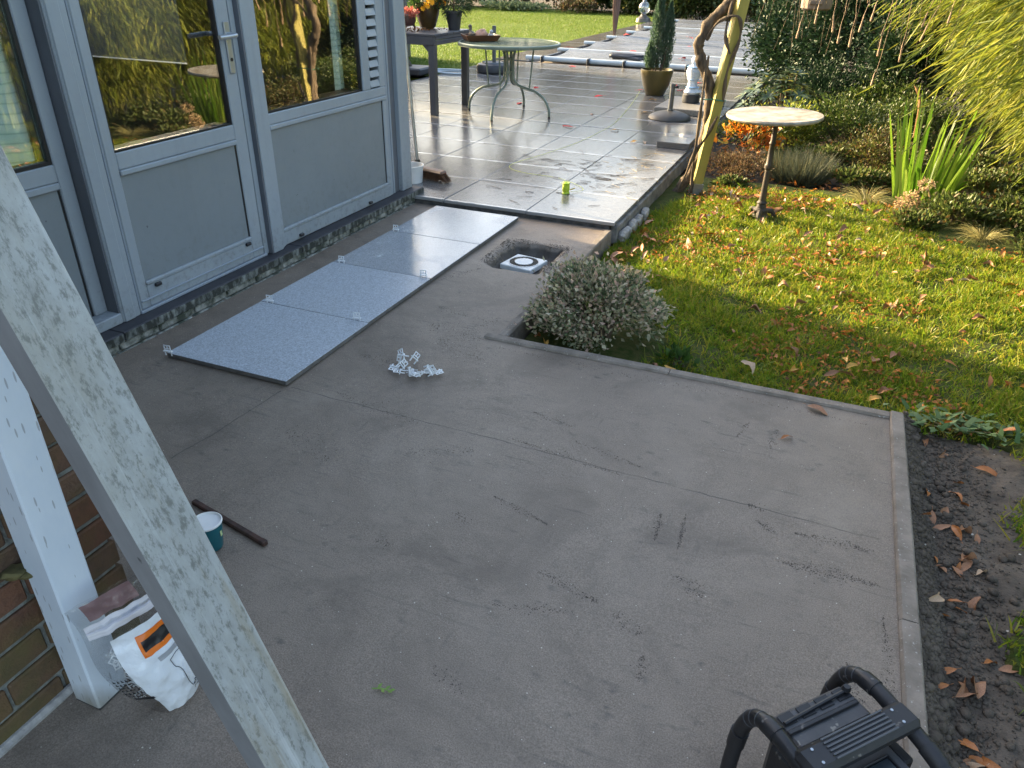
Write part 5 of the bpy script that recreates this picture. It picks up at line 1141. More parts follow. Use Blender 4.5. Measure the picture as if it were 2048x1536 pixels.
# ================================================================== PERGOLA POST, VINE, BISTRO TABLE
M_YWOOD = pm('impregnated_timber', (0.26, 0.22, 0.045), (0.36, 0.31, 0.075), 9, 7, rough=0.65, bstr=0.25, bscale=40, stretch=(1, 1, 0.08))
M_ZINC = pm('zinc', (0.26, 0.27, 0.27), (0.36, 0.37, 0.37), 10, rough=0.5, metallic=0.6)
def square_beam(m, a, b, w, twist=0.0):
    a, b = Vector(a), Vector(b); ax = (b-a).normalized(); e = Vector((math.cos(twist), math.sin(twist), 0)); e = (e-ax*e.dot(ax)).normalized(); f = ax.cross(e)
    h = w/2; P = [p+e*i*h+f*j*h for p in (a, b) for i, j in ((-1, -1), (1, -1), (1, 1), (-1, 1))]
    m.add(P, [(0, 1, 2, 3), (7, 6, 5, 4)]+[(k, (k+1) % 4+0, (k+1) % 4+4, k+4) for k in range(4)]); return m
pg = thing('pergola_post', 'leaning yellow-green timber post standing in the lawn next to the vine', 'post', (1.462, 3.95, -0.10))
square_beam(MB(), (0.0, 0.0, 0.09), (0.245, 0.03, 2.25), 0.072, 0.55).build('timber', M_YWOOD, pg)
m = MB(); square_beam(m, (-0.005, -0.001, 0.0), (0.008, 0.0, 0.0895), 0.078, 0.55); m.build('post_shoe', M_ZINC, pg)
m = MB(); square_beam(m, (0.245, -0.6, 2.29), (0.245, 2.4, 2.29), 0.08); m.build('overhead_beam', M_YWOOD, pg)
m = MB(); square_beam(m, (0.25, 1.0, 2.372), (3.2, 1.0, 2.372), 0.07); square_beam(m, (0.25, 1.55, 2.372), (3.2, 1.55, 2.372), 0.07); m.build('rafters', M_YWOOD, pg)
m = MB(); square_beam(m, (3.1, 1.28, 0.0), (3.1, 1.28, 2.33), 0.07); m.build('rear_post', M_YWOOD, pg)
M_BARK = pm('vine_bark', (0.035, 0.026, 0.018), (0.15, 0.11, 0.072), 30, 8, rough=0.95, bstr=1.0, bscale=45, bdist=0.012, stretch=(1, 1, 0.25))
vn = thing('wisteria_vine', 'thick twisted brown vine trunk winding up beside the timber post', 'vine', (1.33, 3.93, -0.10))
tp = [(1.30, 3.92, -0.12), (1.355, 3.95, -0.04), (1.42, 3.97, 0.10), (1.455, 3.98, 0.25), (1.475, 3.98, 0.45), (1.462, 3.97, 0.66), (1.395, 3.95, 0.84), (1.348, 3.94, 0.95), (1.375, 3.95, 1.06), (1.46, 3.97, 1.18), (1.56, 4.0, 1.30), (1.63, 4.03, 1.60), (1.68, 4.1, 2.0), (1.72, 4.4, 2.32)]
m = MB(); sp_ = smooth_path(tp, 7); nn = len(sp_); m.tube(sp_, [(0.030+0.006*math.sin(i/nn*3.1))*(1+0.12*math.sin(i*0.9)+0.08*math.sin(i*2.3)) for i in range(nn)], 12)
def rough_up(mb, amt, s):
    mb.v = [tuple(Vector(v)+Vector((vnoise(v[0]*s, v[2]*s, 1, 1.1), vnoise(v[1]*s, v[2]*s, 1, 2.2), 0))*amt) for v in mb.v]
rough_up(m, 0.018, 14); m.build('trunk', M_BARK, vn, True, world=True)
for k, pth in enumerate(([(1.33, 3.90, -0.10), (1.40, 3.88, 0.12), (1.43, 3.89, 0.30), (1.425, 3.92, 0.7), (1.43, 3.93, 0.9)], [(1.44, 3.90, -0.08), (1.43, 3.90, 0.2), (1.50, 3.88, 0.35), (1.56, 3.88, 0.5)],
        [(1.47, 4.02, 0.55), (1.52, 3.99, 0.75), (1.60, 3.97, 0.95), (1.62, 3.96, 1.15), (1.60, 3.98, 1.4)], [(1.40, 3.93, 1.0), (1.47, 3.90, 1.12), (1.60, 3.89, 1.16), (1.63, 3.92, 1.02), (1.575, 3.93, 0.80), (1.58, 3.93, 0.6)], [(1.545, 3.92, 1.25), (1.53, 3.90, 1.05), (1.58, 3.90, 0.92)])):
    m = MB(); pth = smooth_path(pth, 6); m.tube(pth, [0.011+0.004*math.sin(i) for i in range(len(pth))], 7); m.build('side_shoot', M_BARK, vn, True, world=True)
m = MB()
for pth in ([(1.70, 4.2, 2.33), (1.95, 4.6, 2.36), (2.2, 5.0, 2.42), (2.7, 5.2, 2.42), (3.3, 5.3, 2.42)], [(1.72, 4.5, 2.34), (1.8, 5.0, 2.38), (1.95, 5.4, 2.42), (2.5, 5.5, 2.42), (3.2, 5.6, 2.42)]): m.tube(smooth_path(pth, 5), 0.022, 7)
m.build('overhead_branch', M_BARK, vn, True, world=True)
m = MB(); m.tube(smooth_path([(1.41, 3.94, 0.60), (1.46, 3.90, 0.608), (1.50, 3.905, 0.61), (1.575, 3.925, 0.602), (1.585, 3.98, 0.60), (1.50, 4.04, 0.598), (1.43, 4.02, 0.60)], 5), 0.0045, 6); o = m.build('tie_wire', pm('green_wire', (0.02, 0.16, 0.10), rough=0.5), None, True); tag(o, 'green tie wire looped round the vine and the timber post', 'wire')
M_POD = pm('pod_skin', (0.22, 0.14, 0.085), (0.36, 0.25, 0.16), 14, 5, rough=0.7)
pods = [((1.939, 5.0, 0.959), (1.955, 5.0, 1.17)), ((2.254, 5.0, 0.938), (2.249, 5.0, 1.25)), ((2.344, 5.0, 0.917), (2.332, 5.0, 1.25)), ((2.393, 5.0, 1.027), (2.413, 5.0, 1.25)), ((2.569, 5.0, 0.646), (2.60, 5.0, 1.26)),
        ((2.729, 5.0, 0.829), (2.705, 5.0, 1.26)), ((2.567, 5.05, 0.856), (2.565, 5.05, 1.017)), ((2.84, 5.05, 0.977), (2.90, 5.0, 1.27)), ((2.993, 5.0, 1.111), (3.0, 5.0, 1.27)), ((2.20, 5.0, 1.018), (2.17, 5.0, 1.25)), ((2.057, 5.0, 1.073), (2.06, 5.0, 1.24)), ((2.83, 5.1, 1.05), (2.86, 5.1, 1.3)), ((2.46, 5.1, 1.10), (2.48, 5.1, 1.3))]
for a, b_ in pods:
    a, b_ = Vector(a), Vector(b_); d = (b_-a).normalized(); L = 0.14 if a.z > 0.7 else 0.10; m = MB()
    top = b_+d*(2.36-b_.z)/max(d.z, 0.3)*0.98
    pth = smooth_path([a, a+d*L*0.3, a+d*L, a+d*(L*1.6)+Vector((0.01, 0, 0)), b_+Vector((0.01*random.uniform(-1, 1), 0, 0)), b_+Vector((0.02, 0, 0.3)), Vector((top.x, top.y, 2.40))], 4)
    m.tube(pth, [0.003 if i < 1 else (0.0088 if i < 5 else (0.0055 if i < 8 else 0.0020)) for i in range(len(pth))], 7); m.build('seed_pod', M_POD, vn, True, world=True)
m = MB(); rr = random.Random(12)
for k in range(38):
    x = rr.uniform(1.7, 3.2); y = rr.uniform(4.7, 5.7); z1 = rr.uniform(0.75, 1.35); pth = [(x, y, 2.4), (x+rr.uniform(-.1, .1), y, 1.9), (x+rr.uniform(-.18, .18), y+rr.uniform(-.1, .1), z1)]
    m.tube(smooth_path(pth, 4), 0.0017, 5)
m.build('bare_tendrils', M_BARK, vn, True, world=True)
# bird house hanging from the pergola
bh = thing('bird_house', 'grey-brown wooden bird house bottom hanging from the pergola beam', 'bird house', (2.02, 5.45, 1.155))
M_OLDW = pm('old_wood', (0.13, 0.105, 0.085), (0.22, 0.185, 0.15), 10, 6, rough=0.85, stretch=(1, 1, 0.3), bstr=0.3)
m = MB(); m.lathe([(0.10, 0.0), (0.122, 0.012), (0.125, 0.05), (0.122, 0.20), (0.10, 0.21), (0.0, 0.21)], n=12); m.build('body', M_OLDW, bh)
m = MB(); m.lathe([(0.17, 0.212), (0.165, 0.23), (0.02, 0.34), (0.0, 0.345)], n=12); m.build('roof', M_OLDW, bh)
m = MB(); m.box(-0.05, 0.05, -0.135, -0.105, 0.045, 0.075, 0.004); m.build('perch', M_OLDW, bh)
m = MB(); m.lathe([(0.0, 0.0), (0.028, 0.0)], n=18, M=Matrix.Rotation(math.pi/2, 4, 'X')); m.build('entrance_hole', M_GASKET, bh, loc=(0, -0.1265, 0.125))
m = MB(); m.tube([(0, 0, 0.34), (0, 0, 1.20)], 0.003, 5); m.build('hanging_cord', M_BARK, bh)
# white bistro table on its iron leg
bt = thing('bistro_table', 'round weathered white table top on a single dark iron leg standing in the lawn', 'table', (2.005, 3.47, -0.085))
M_MARB = pm('weathered_marble', (0.20, 0.165, 0.12), (0.36, 0.34, 0.305), 11, 8, rough=0.5, lo=0.38, hi=0.6, bstr=0.2, bscale=40)
m = MB(); m.lathe([(0.0, 0.672), (0.295, 0.672), (0.308, 0.679), (0.311, 0.689), (0.306, 0.699), (0.0, 0.700)], n=60); tp_ = m.build('table_top', M_MARB, bt, True); 
tp_.rotation_euler = (0.012, -0.03, 0)
M_IRONP = pm('rusty_iron', (0.022, 0.020, 0.018), (0.07, 0.052, 0.038), 14, 6, rough=0.6, bstr=0.3)
m = MB(); m.lathe([(0.055, 0.0), (0.06, 0.01), (0.048, 0.03), (0.052, 0.06), (0.034, 0.075), (0.030, 0.10), (0.036, 0.108), (0.024, 0.122), (0.021, 0.20), (0.019, 0.335), (0.028, 0.345), (0.028, 0.365), (0.020, 0.375), (0.018, 0.50), (0.024, 0.51), (0.018, 0.522), (0.016, 0.66), (0.09, 0.671), (0.0, 0.671)], n=20); m.build('column', M_IRONP, bt, True)
for k in range(3):
    a = k*2.094+0.5; d = Vector((math.cos(a), math.sin(a), 0)); m = MB(); m.tube(smooth_path([d*0.03+Vector((0, 0, 0.05)), d*0.08+Vector((0, 0, 0.045)), d*0.10+Vector((0, 0, 0.02)), d*0.115], 4), [0.018]*5+[0.015]*4+[0.013]*4, 8); m.build('foot', M_IRONP, bt, True)
twm = twigs('needle_litter', 'dry brown needles and leaf stalks on the white bistro table', 55, 2.0, 3.45, 0.10, 0.10, M_STRAW, z=0.616, lo=0.03, hi=0.10, seed=31, rad=0.0011)

# ================================================================== PLANTS
def shrub(name, label, loc, radii, n, L, W, mat, clumps=40, spread=0.20, shell=0.55, up=0.25, zmin=-0.5, cat='shrub', seed=0, stems=9, stem_mat=None, group=None, core=0.0):
    rng = np.random.default_rng(100+seed); t = thing(name, label, cat, loc, group=group); rz = radii[2]
    P, D = clump_points(n, (0, 0, rz*0.95), radii, clumps, rng, spread, shell, zmin)
    P[:, 2] = np.maximum(P[:, 2], 0.01); D = unit(D+rng.normal(size=D.shape)*0.55+np.array([0, 0, up]))
    leaves('foliage', mat, P, D, L*(0.7+0.6*rng.random(n)), W*(0.7+0.6*rng.random(n)), t, rng=rng)
    m = MB(); rr = random.Random(seed)
    for k in range(stems):
        a = rr.uniform(0, 6.28); r = rr.uniform(0.3, 0.8); e = Vector((radii[0]*r*math.cos(a), radii[1]*r*math.sin(a), rz*rr.uniform(1.0, 1.7)))
        m.tube(smooth_path([(0.05*math.cos(a), 0.05*math.sin(a), -0.02), (e.x*0.4, e.y*0.4, e.z*0.5), e], 4), [0.010]*4+[0.006]*4+[0.003], 6)
    m.build('stems', stem_mat or M_BARK, t, True); return t
M_VARI = leafmat('variegated_leaf', [(0.74, 0.66, 0.46), (0.36, 0.36, 0.20), (0.14, 0.19, 0.09), (0.66, 0.50, 0.38), (0.22, 0.25, 0.13), (0.80, 0.70, 0.54), (0.40, 0.38, 0.22), (0.70, 0.46, 0.38), (0.12, 0.16, 0.08), (0.16, 0.21, 0.11), (0.09, 0.13, 0.07)], 0.35, 0.55, spec=0.2)
vs_ = shrub('variegated_shrub', 'low rounded shrub with cream-edged pinkish leaves in the screed corner', (1.525, 1.12, -0.12), (0.285, 0.27, 0.178), 10500, 0.024, 0.0155, M_VARI, 62, 0.125, 0.66, 0.3, -0.35, seed=1, stems=26)
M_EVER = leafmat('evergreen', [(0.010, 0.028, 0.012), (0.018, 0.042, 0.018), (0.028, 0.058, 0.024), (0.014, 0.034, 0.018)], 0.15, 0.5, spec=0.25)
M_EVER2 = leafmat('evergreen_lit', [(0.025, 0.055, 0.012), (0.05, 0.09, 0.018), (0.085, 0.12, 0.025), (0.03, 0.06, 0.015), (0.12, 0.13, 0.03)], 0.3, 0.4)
M_BUSH = leafmat('mixed_bush', [(0.04, 0.06, 0.012), (0.075, 0.095, 0.018), (0.13, 0.13, 0.03), (0.05, 0.07, 0.016), (0.16, 0.10, 0.035), (0.06, 0.04, 0.018)], 0.3, 0.5)
GE = 'dark evergreens behind the bed'
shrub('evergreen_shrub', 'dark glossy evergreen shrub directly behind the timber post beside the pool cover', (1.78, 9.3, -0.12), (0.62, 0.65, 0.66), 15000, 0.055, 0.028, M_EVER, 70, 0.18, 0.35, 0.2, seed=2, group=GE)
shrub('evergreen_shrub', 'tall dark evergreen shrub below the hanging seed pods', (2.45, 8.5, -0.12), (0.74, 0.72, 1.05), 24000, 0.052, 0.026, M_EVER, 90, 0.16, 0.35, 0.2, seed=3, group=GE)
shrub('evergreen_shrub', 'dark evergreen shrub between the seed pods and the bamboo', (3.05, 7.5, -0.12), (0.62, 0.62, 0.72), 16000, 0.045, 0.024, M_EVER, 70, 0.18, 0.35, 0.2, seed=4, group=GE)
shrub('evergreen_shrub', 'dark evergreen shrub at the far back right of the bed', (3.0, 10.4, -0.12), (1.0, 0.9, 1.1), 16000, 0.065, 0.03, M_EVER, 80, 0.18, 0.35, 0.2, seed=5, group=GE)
GB = 'low bushes in the garden bed'
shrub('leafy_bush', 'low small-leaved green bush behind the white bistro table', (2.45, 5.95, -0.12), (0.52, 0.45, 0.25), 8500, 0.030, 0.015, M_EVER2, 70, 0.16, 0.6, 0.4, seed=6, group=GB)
shrub('leafy_bush', 'straggly brownish green bush between bistro table and iris', (2.78, 5.25, -0.12), (0.36, 0.36, 0.20), 4600, 0.028, 0.013, M_BUSH, 50, 0.18, 0.5, 0.5, seed=7, stems=30, group=GB)
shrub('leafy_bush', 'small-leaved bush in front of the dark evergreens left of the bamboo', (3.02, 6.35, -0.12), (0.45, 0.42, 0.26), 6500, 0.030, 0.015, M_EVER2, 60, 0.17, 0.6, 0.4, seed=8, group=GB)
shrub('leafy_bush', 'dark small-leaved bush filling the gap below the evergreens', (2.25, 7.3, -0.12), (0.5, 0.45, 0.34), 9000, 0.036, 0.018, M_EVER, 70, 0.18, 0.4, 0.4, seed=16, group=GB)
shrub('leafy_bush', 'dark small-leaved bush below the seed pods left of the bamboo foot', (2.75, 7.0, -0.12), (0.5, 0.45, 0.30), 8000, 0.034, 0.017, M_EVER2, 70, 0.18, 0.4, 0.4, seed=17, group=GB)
shrub('brown_bush', 'fading brown low bush below the orange leaves', (1.66, 4.72, -0.13), (0.30, 0.34, 0.11), 4200, 0.020, 0.008, leafmat('fading', [(0.10, 0.055, 0.03), (0.16, 0.09, 0.045), (0.07, 0.06, 0.025), (0.20, 0.12, 0.06), (0.06, 0.07, 0.02)], 0.25, 0.7), 40, 0.2, 0.4, 0.6, -0.2, seed=9, stems=24)
M_ORL = leafmat('orange_leaf', [(0.75, 0.20, 0.02), (0.80, 0.32, 0.03), (0.60, 0.13, 0.02), (0.70, 0.42, 0.06), (0.55, 0.5, 0.1)], 0.5, 0.45)
ob = thing('orange_leaved_plant', 'plant with large bright orange autumn leaves below the bistro table top', 'plant', (1.66, 5.38, -0.12))
P, D = clump_points(190, (0, 0, 0.20), (0.23, 0.20, 0.13), 40, np.random.default_rng(41), 0.2, 0.6, -0.2)
leaves('leaves', M_ORL, P, D*0.5+np.array([0.1, -0.5, 0.15]), 0.075, 0.068, ob, fold=0.12, up=unit(RNG.normal(size=(190, 3))*0.4+np.array([-0.3, -0.6, 0.6])), tip=0.6)
P, D = clump_points(700, (0, 0, 0.22), (0.25, 0.22, 0.15), 40, np.random.default_rng(42), 0.2, 0.6, -0.2); leaves('green_leaves', M_EVER2, P, D+np.array([0, 0, 0.3]), 0.035, 0.018, ob)
m = MB(); [m.tube([(0, 0, 0), (0.15*math.cos(a), 0.12*math.sin(a), 0.2)], 0.004, 5) for a in (0.3, 1.4, 2.5, 3.7, 4.9, 5.8)]; m.build('stalks', M_BARK, ob)
# rhododendron with long leaves in whorls
M_RHO = leafmat('rhododendron', [(0.030, 0.060, 0.025), (0.05, 0.085, 0.04), (0.075, 0.11, 0.055), (0.04, 0.07, 0.03), (0.05, 0.09, 0.03), (0.32, 0.30, 0.04)], 0.25, 0.35, spec=0.5)
rh = thing('rhododendron', 'rhododendron with drooping grey-green leaf whorls beside the timber post', 'shrub', (1.85, 6.35, -0.12)); rng = np.random.default_rng(77)
nw = 85; c = rand_unit(nw, rng); c[:, 2] = np.abs(c[:, 2]); cen = c*np.array([0.52, 0.42, 0.62])*(0.75+0.25*rng.random((nw, 1)))+np.array([0, 0, 0.10])
P = np.repeat(cen, 10, 0); axd = unit(np.repeat(c, 10, 0)+np.array([0, 0, 0.5])); e1 = unit(np.cross(axd, np.array([0.3, 0.1, 1.0]))); e2 = np.cross(axd, e1); an = np.tile(np.arange(10)*0.628, nw)+rng.random(nw*10)*0.4
dirs = e1*np.cos(an)[:, None]+e2*np.sin(an)[:, None]+axd*(0.25+0.3*rng.random((nw*10, 1)))
blades('foliage', M_RHO, P, dirs, 0.10+0.05*rng.random(nw*10), 0.026, 0.25, 3, rh, side=unit(np.cross(dirs, axd)), taper=0.45)
m = MB(); [m.tube(smooth_path([(0, 0, 0), (q[0]*0.5, q[1]*0.5, q[2]*0.4), tuple(q)], 3), 0.006, 5) for q in cen[:45]]; m.build('stems', M_BARK, rh, True)
shrub('light_green_plant', 'light yellow-green leafy plant between rhododendron and bistro table', (1.98, 5.75, -0.12), (0.26, 0.22, 0.24), 2600, 0.035, 0.018, leafmat('lime_leaf', [(0.14, 0.19, 0.02), (0.22, 0.26, 0.035), (0.10, 0.15, 0.02), (0.34, 0.30, 0.05)], 0.45, 0.45), 40, 0.18, 0.5, 0.6, seed=19, cat='plant')
# lavender
M_LAV = leafmat('lavender', [(0.08, 0.10, 0.07), (0.12, 0.14, 0.09), (0.06, 0.075, 0.045), (0.18, 0.17, 0.08)], 0.25, 0.6)
lv = thing('lavender', 'grey-green lavender tuft behind the bistro table leg', 'plant', (2.17, 4.80, -0.11)); n = 3400; rng = np.random.default_rng(5)
a = rng.random(n)*6.283; r = 0.20*np.sqrt(rng.random(n)); P = np.stack([r*np.cos(a), r*np.sin(a), np.zeros(n)], 1); D = np.stack([np.cos(a)*r*2.4+rng.normal(size=n)*0.28, np.sin(a)*r*2.4+rng.normal(size=n)*0.28, np.ones(n)], 1)
blades('stalks', M_LAV, P, D, 0.10+0.20*rng.random(n)**1.5, 0.006, 0.05, 2, lv)
# iris
M_IRIS = leafmat('iris_leaf', [(0.07, 0.16, 0.012), (0.12, 0.22, 0.018), (0.17, 0.27, 0.03), (0.05, 0.12, 0.012), (0.20, 0.28, 0.05), (0.045, 0.10, 0.02)], 0.5, 0.35, spec=0.4)
ir = thing('iris_clump', 'tall clump of sword-shaped bright green iris leaves in front of the bamboo', 'plant', (3.08, 4.42, -0.12)); rng = np.random.default_rng(6); n = 72
a = rng.random(n)*6.283; r = np.sqrt(rng.random(n)); P = np.stack([0.19*r*np.cos(a), 0.12*r*np.sin(a), np.zeros(n)], 1)
D = np.stack([np.cos(a)*r*0.24+0.03+rng.normal(size=n)*0.06, np.sin(a)*r*0.2+rng.normal(size=n)*0.05, np.ones(n)], 1); L = 0.38+0.42*rng.random(n); L[:8] = 0.84
sd = unit(np.stack([np.ones(n), rng.normal(size=n)*0.6, np.zeros(n)], 1)); sd = unit(sd-unit(D)*np.sum(sd*unit(D), 1, keepdims=True))
bd = 0.02+0.05*rng.random(n); bd[rng.random(n) < 0.22] = 0.6
blades('leaves', M_IRIS, P, D, L, 0.017+0.014*rng.random(n), bd, 7, ir, side=sd, taper=0.55)
m = MB(); m.tube(smooth_path([(-0.16, 0.0, 0.5), (-0.18, 0, 0.74), (-0.215, 0, 0.82), (-0.245, 0, 0.855)], 4), [0.006]*4+[0.012]*3+[0.011]*3+[0.006, 0.004, 0.001], 6); m.build('withered_tip', pm('withered', (0.32, 0.15, 0.06), (0.42, 0.24, 0.1), 20, rough=0.8), ir, True)
# ornamental grass tufts
M_CAREX = leafmat('pale_sedge', [(0.28, 0.26, 0.10), (0.36, 0.33, 0.15), (0.20, 0.20, 0.07), (0.30, 0.24, 0.09)], 0.4, 0.5)
def tuft(label, loc, n, L, W, seed, spread=0.05):
    t = thing('sedge_tuft', label, 'grass tuft', loc, group='pale sedge tufts'); rng = np.random.default_rng(seed)
    a = rng.random(n)*6.283; r = rng.random(n); P = np.stack([spread*r*np.cos(a), spread*r*np.sin(a), np.zeros(n)], 1); q = 0.45+0.9*rng.random(n)
    D = np.stack([np.cos(a)*q, np.sin(a)*q, np.ones(n)], 1); blades('blades', M_CAREX, P, D, L*(0.6+0.6*rng.random(n)), W, 0.45+0.35*rng.random(n), 6, t, taper=0.6)
tuft('pale arching sedge tuft between lavender and iris', (2.70, 4.28, -0.10), 300, 0.30, 0.0035, 1)
tuft('pale arching sedge tuft at the right picture edge below the bamboo', (3.42, 3.62, -0.10), 330, 0.27, 0.0035, 2)
# dried hydrangea head
hd_ = thing('dried_flower', 'dried brown flower head on a bent stalk in front of the iris', 'flower', (2.98, 4.02, -0.11)); rng = np.random.default_rng(8)
P, D = clump_points(420, (-0.01, 0, 0.12), (0.075, 0.06, 0.065), 30, rng, 0.2, 0.6); leaves('flower_head', leafmat('dry_petal', [(0.38, 0.27, 0.15), (0.50, 0.38, 0.23), (0.30, 0.20, 0.11)], 0.35, 0.8), P, D, 0.020, 0.016, hd_)['kind'] = 'stuff'
P, D = clump_points(160, (0.07, 0, 0.25), (0.045, 0.04, 0.03), 14, rng, 0.2, 0.6); leaves('upper_head', bpy.data.materials['dry_petal'], P, D, 0.02, 0.014, hd_)
m = MB(); m.tube(smooth_path([(0.02, 0, 0), (0.09, 0.0, 0.02), (0.14, 0, 0.06), (0.12, 0, 0.14), (0.08, 0, 0.24)], 5), 0.006, 6); m.tube([(0, 0, 0), (0, 0, 0.12)], 0.004, 5); m.build('stalk', M_STRAW, hd_, True)
# bedding groundcover at the bed's front
M_GC = leafmat('groundcover', [(0.05, 0.085, 0.02), (0.09, 0.13, 0.03), (0.14, 0.17, 0.04), (0.06, 0.09, 0.03), (0.15, 0.09, 0.03)], 0.35, 0.5)
GG = 'low leafy groundcover at the bed front'
for k, (x, y, r, lab) in enumerate(((3.28, 3.98, 0.24, 'low yellow-green groundcover plant right of the iris foot'), (3.62, 4.1, 0.24, 'variegated low plant under the bamboo at the right edge'), (3.02, 3.75, 0.13, 'small leafy plant in front of the dried flower head'),
        (2.62, 4.75, 0.20, 'low leafy plant behind the left sedge tuft'), (3.75, 3.35, 0.22, 'low green plant at the right edge in front of the sedge tuft'), (1.68, 4.28, 0.10, 'small weed tuft behind the timber post foot'), (3.45, 4.75, 0.26, 'leafy plant right behind the iris under the bamboo'), (3.75, 5.0, 0.26, 'leafy plant at the foot of the second bamboo clump'), (3.40, 5.35, 0.28, 'dark leafy plant between iris and bamboo'), (2.95, 4.95, 0.20, 'leafy plant just behind the iris clump'), (3.62, 3.95, 0.15, 'variegated sprig plant at the right edge above the sedge tuft'), (2.35, 5.35, 0.24, 'leafy plant between lavender and the low bush'), (2.02, 5.25, 0.18, 'leafy plant right of the orange leaves'), (3.30, 5.9, 0.30, 'leafy plant in front of the middle bamboo clump'))):
    shrub('groundcover_plant', lab, (x, y, -0.12), (r, r*0.9, r*0.45), int(900+3200*r), 0.034, 0.020, M_GC, 26, 0.2, 0.45, 0.6, -0.2, 'plant', 60+k, 6, group=GG)
M_STA = leafmat('felted_leaf', [(0.07, 0.13, 0.05), (0.11, 0.17, 0.075), (0.15, 0.21, 0.11), (0.08, 0.14, 0.05)], 0.2, 0.75, spec=0.15)
sa = thing('felted_plant', 'grey-green felted leaf rosette at the right corner of the screed edging', 'plant', (3.03, 0.90, -0.09)); rng = np.random.default_rng(15); n = 120
P = np.stack([rng.normal(size=n)*0.10, rng.normal(size=n)*0.045, 0.02+0.02*rng.random(n)], 1); a = rng.random(n)*6.283; D = np.stack([np.cos(a), np.sin(a)*0.8-0.2, 0.35+0.7*rng.random(n)], 1)
blades('leaves', M_STA, P, D, 0.035+0.030*rng.random(n), 0.021, 0.25, 3, sa, side=unit(np.cross(D, np.tile([[0, 0, 1.0]], (n, 1))+rng.normal(size=(n, 3))*0.25)), taper=0.5)
m = MB(); [m.tube([(0, 0, 0), (rng.normal()*0.08, rng.normal()*0.04, 0.03)], 0.003, 5) for _ in range(12)]; m.build('stalks', M_STRAW, sa)
# weeds at the lawn edge by the shrub
shrub('weed_plant', 'small green weed at the lawn edge right of the variegated shrub', (1.93, 0.99, -0.09), (0.055, 0.05, 0.03), 70, 0.035, 0.026, M_MGREEN, 10, 0.3, 0.4, 0.8, 0, 'plant', 91, 3)

# ---- bamboo screen
M_BAM = leafmat('bamboo_leaf', [(0.085, 0.125, 0.016), (0.15, 0.19, 0.022), (0.22, 0.24, 0.03), (0.11, 0.15, 0.02), (0.28, 0.27, 0.045)], 0.45, 0.45, spec=0.3)
M_CULM = pm('bamboo_culm', (0.10, 0.12, 0.03), (0.20, 0.20, 0.06), 8, rough=0.4)
def bamboo(label, loc, seed, ncul=34, h=2.5, reach=0.95, per=210, lean=-0.75):
    t = thing('bamboo_clump', label, 'bamboo', loc, group='bamboo screen'); rng = np.random.default_rng(200+seed); Pl, Dl = [], []; m = MB()
    for k in range(ncul):
        a = rng.random()*6.283; r = 0.32*math.sqrt(rng.random()); out = np.array([math.cos(a), math.sin(a), 0])*0.55*rng.random()+np.array([lean, -0.25, 0])*rng.random(); H = h*(0.35+0.65*rng.random()); rc = reach*(0.55+0.6*rng.random())
        base = np.array([r*math.cos(a), r*math.sin(a), 0]); s = np.linspace(0, 1, 9)[:, None]
        path = base+np.array([0, 0, 1])*H*np.sin(s*1.75)/math.sin(1.57)+out*rc*s**1.8*1.2
        path[:, 2] = np.maximum(path[:, 2], 0.05)
        m.tube([tuple(q) for q in path], [0.007*(1-0.75*i/8) for i in range(9)], 5)
        u = 0.12+0.88*rng.random(per)**0.8; i0 = np.minimum((u*8).astype(int), 7); f = (u*8-i0)[:, None]; p = path[i0]*(1-f)+path[i0+1]*f
        p = p+rng.normal(size=(per, 3))*np.array([0.15, 0.15, 0.14]); Pl.append(p); o_ = out/(np.linalg.norm(out)+1e-6)
        Dl.append(o_*0.5+np.array([-0.32, -0.15, -0.80])+rng.normal(size=(per, 3))*0.32)
    P = np.concatenate(Pl); D = np.concatenate(Dl); P[:, 2] = np.maximum(P[:, 2], 0.06); n = len(P)
    leaves('foliage', M_BAM, P, D, 0.10+0.09*rng.random(n), 0.0115+0.006*rng.random(n), t, fold=0.2, rng=rng, tip=0.7); m.build('culms', M_CULM, t, True); return t
BL = [('bamboo clump nearest the camera at the right picture edge', (4.28, 4.35, -0.12)), ('sunlit bamboo clump second from the right edge, behind the iris', (4.15, 5.45, -0.12)), ('bamboo clump in the middle of the screen behind the small bush', (4.02, 6.6, -0.12)),
      ('shaded bamboo clump right of the hanging seed pods', (4.2, 7.8, -0.12)), ('farthest bamboo clump behind the dark evergreens', (4.5, 9.1, -0.12))]
for k, (l, p) in enumerate(BL): bamboo(l, p, k, ncul=46, per=330)
for k, p in enumerate(((4.7, 3.2, -0.12), (4.85, 2.2, -0.12), (4.95, 1.1, -0.12), (5.0, -0.1, -0.12), (5.0, -1.4, -0.12))): bamboo('bamboo clump beyond the right picture edge, seen mirrored in the door glass', p, 10+k, ncul=30, per=170)
# ---- far garden
M_FLAWN = pm('far_lawn', (0.055, 0.095, 0.012), (0.095, 0.14, 0.022), 6, 7, rough=0.9, bstr=0.5, bscale=60, bdist=0.02, spec=0.1)
fl = MB(); xs = np.linspace(-30, -3.13, 70); ys = np.linspace(8.25, 27, 60); P = [(x, y, 0.012+0.02*vnoise(x, y, 0.5, 1)) for y in ys for x in xs]; fl.grid(P, 70, 60); fl.box(-30, -3.13, 8.25, 27, -0.16, -0.03); tag(fl.build('lawn', M_FLAWN), kind='structure')
rng = np.random.default_rng(3); n = 90000; x = -3.15-9.5*rng.random(n)**1.1; y = 8.3+17*rng.random(n)**1.15
M_FGR = leafmat('far_grass', [(0.06, 0.115, 0.012), (0.095, 0.155, 0.018), (0.13, 0.185, 0.026), (0.08, 0.13, 0.02), (0.17, 0.19, 0.04)], 0.4, 0.5, spec=0.2)
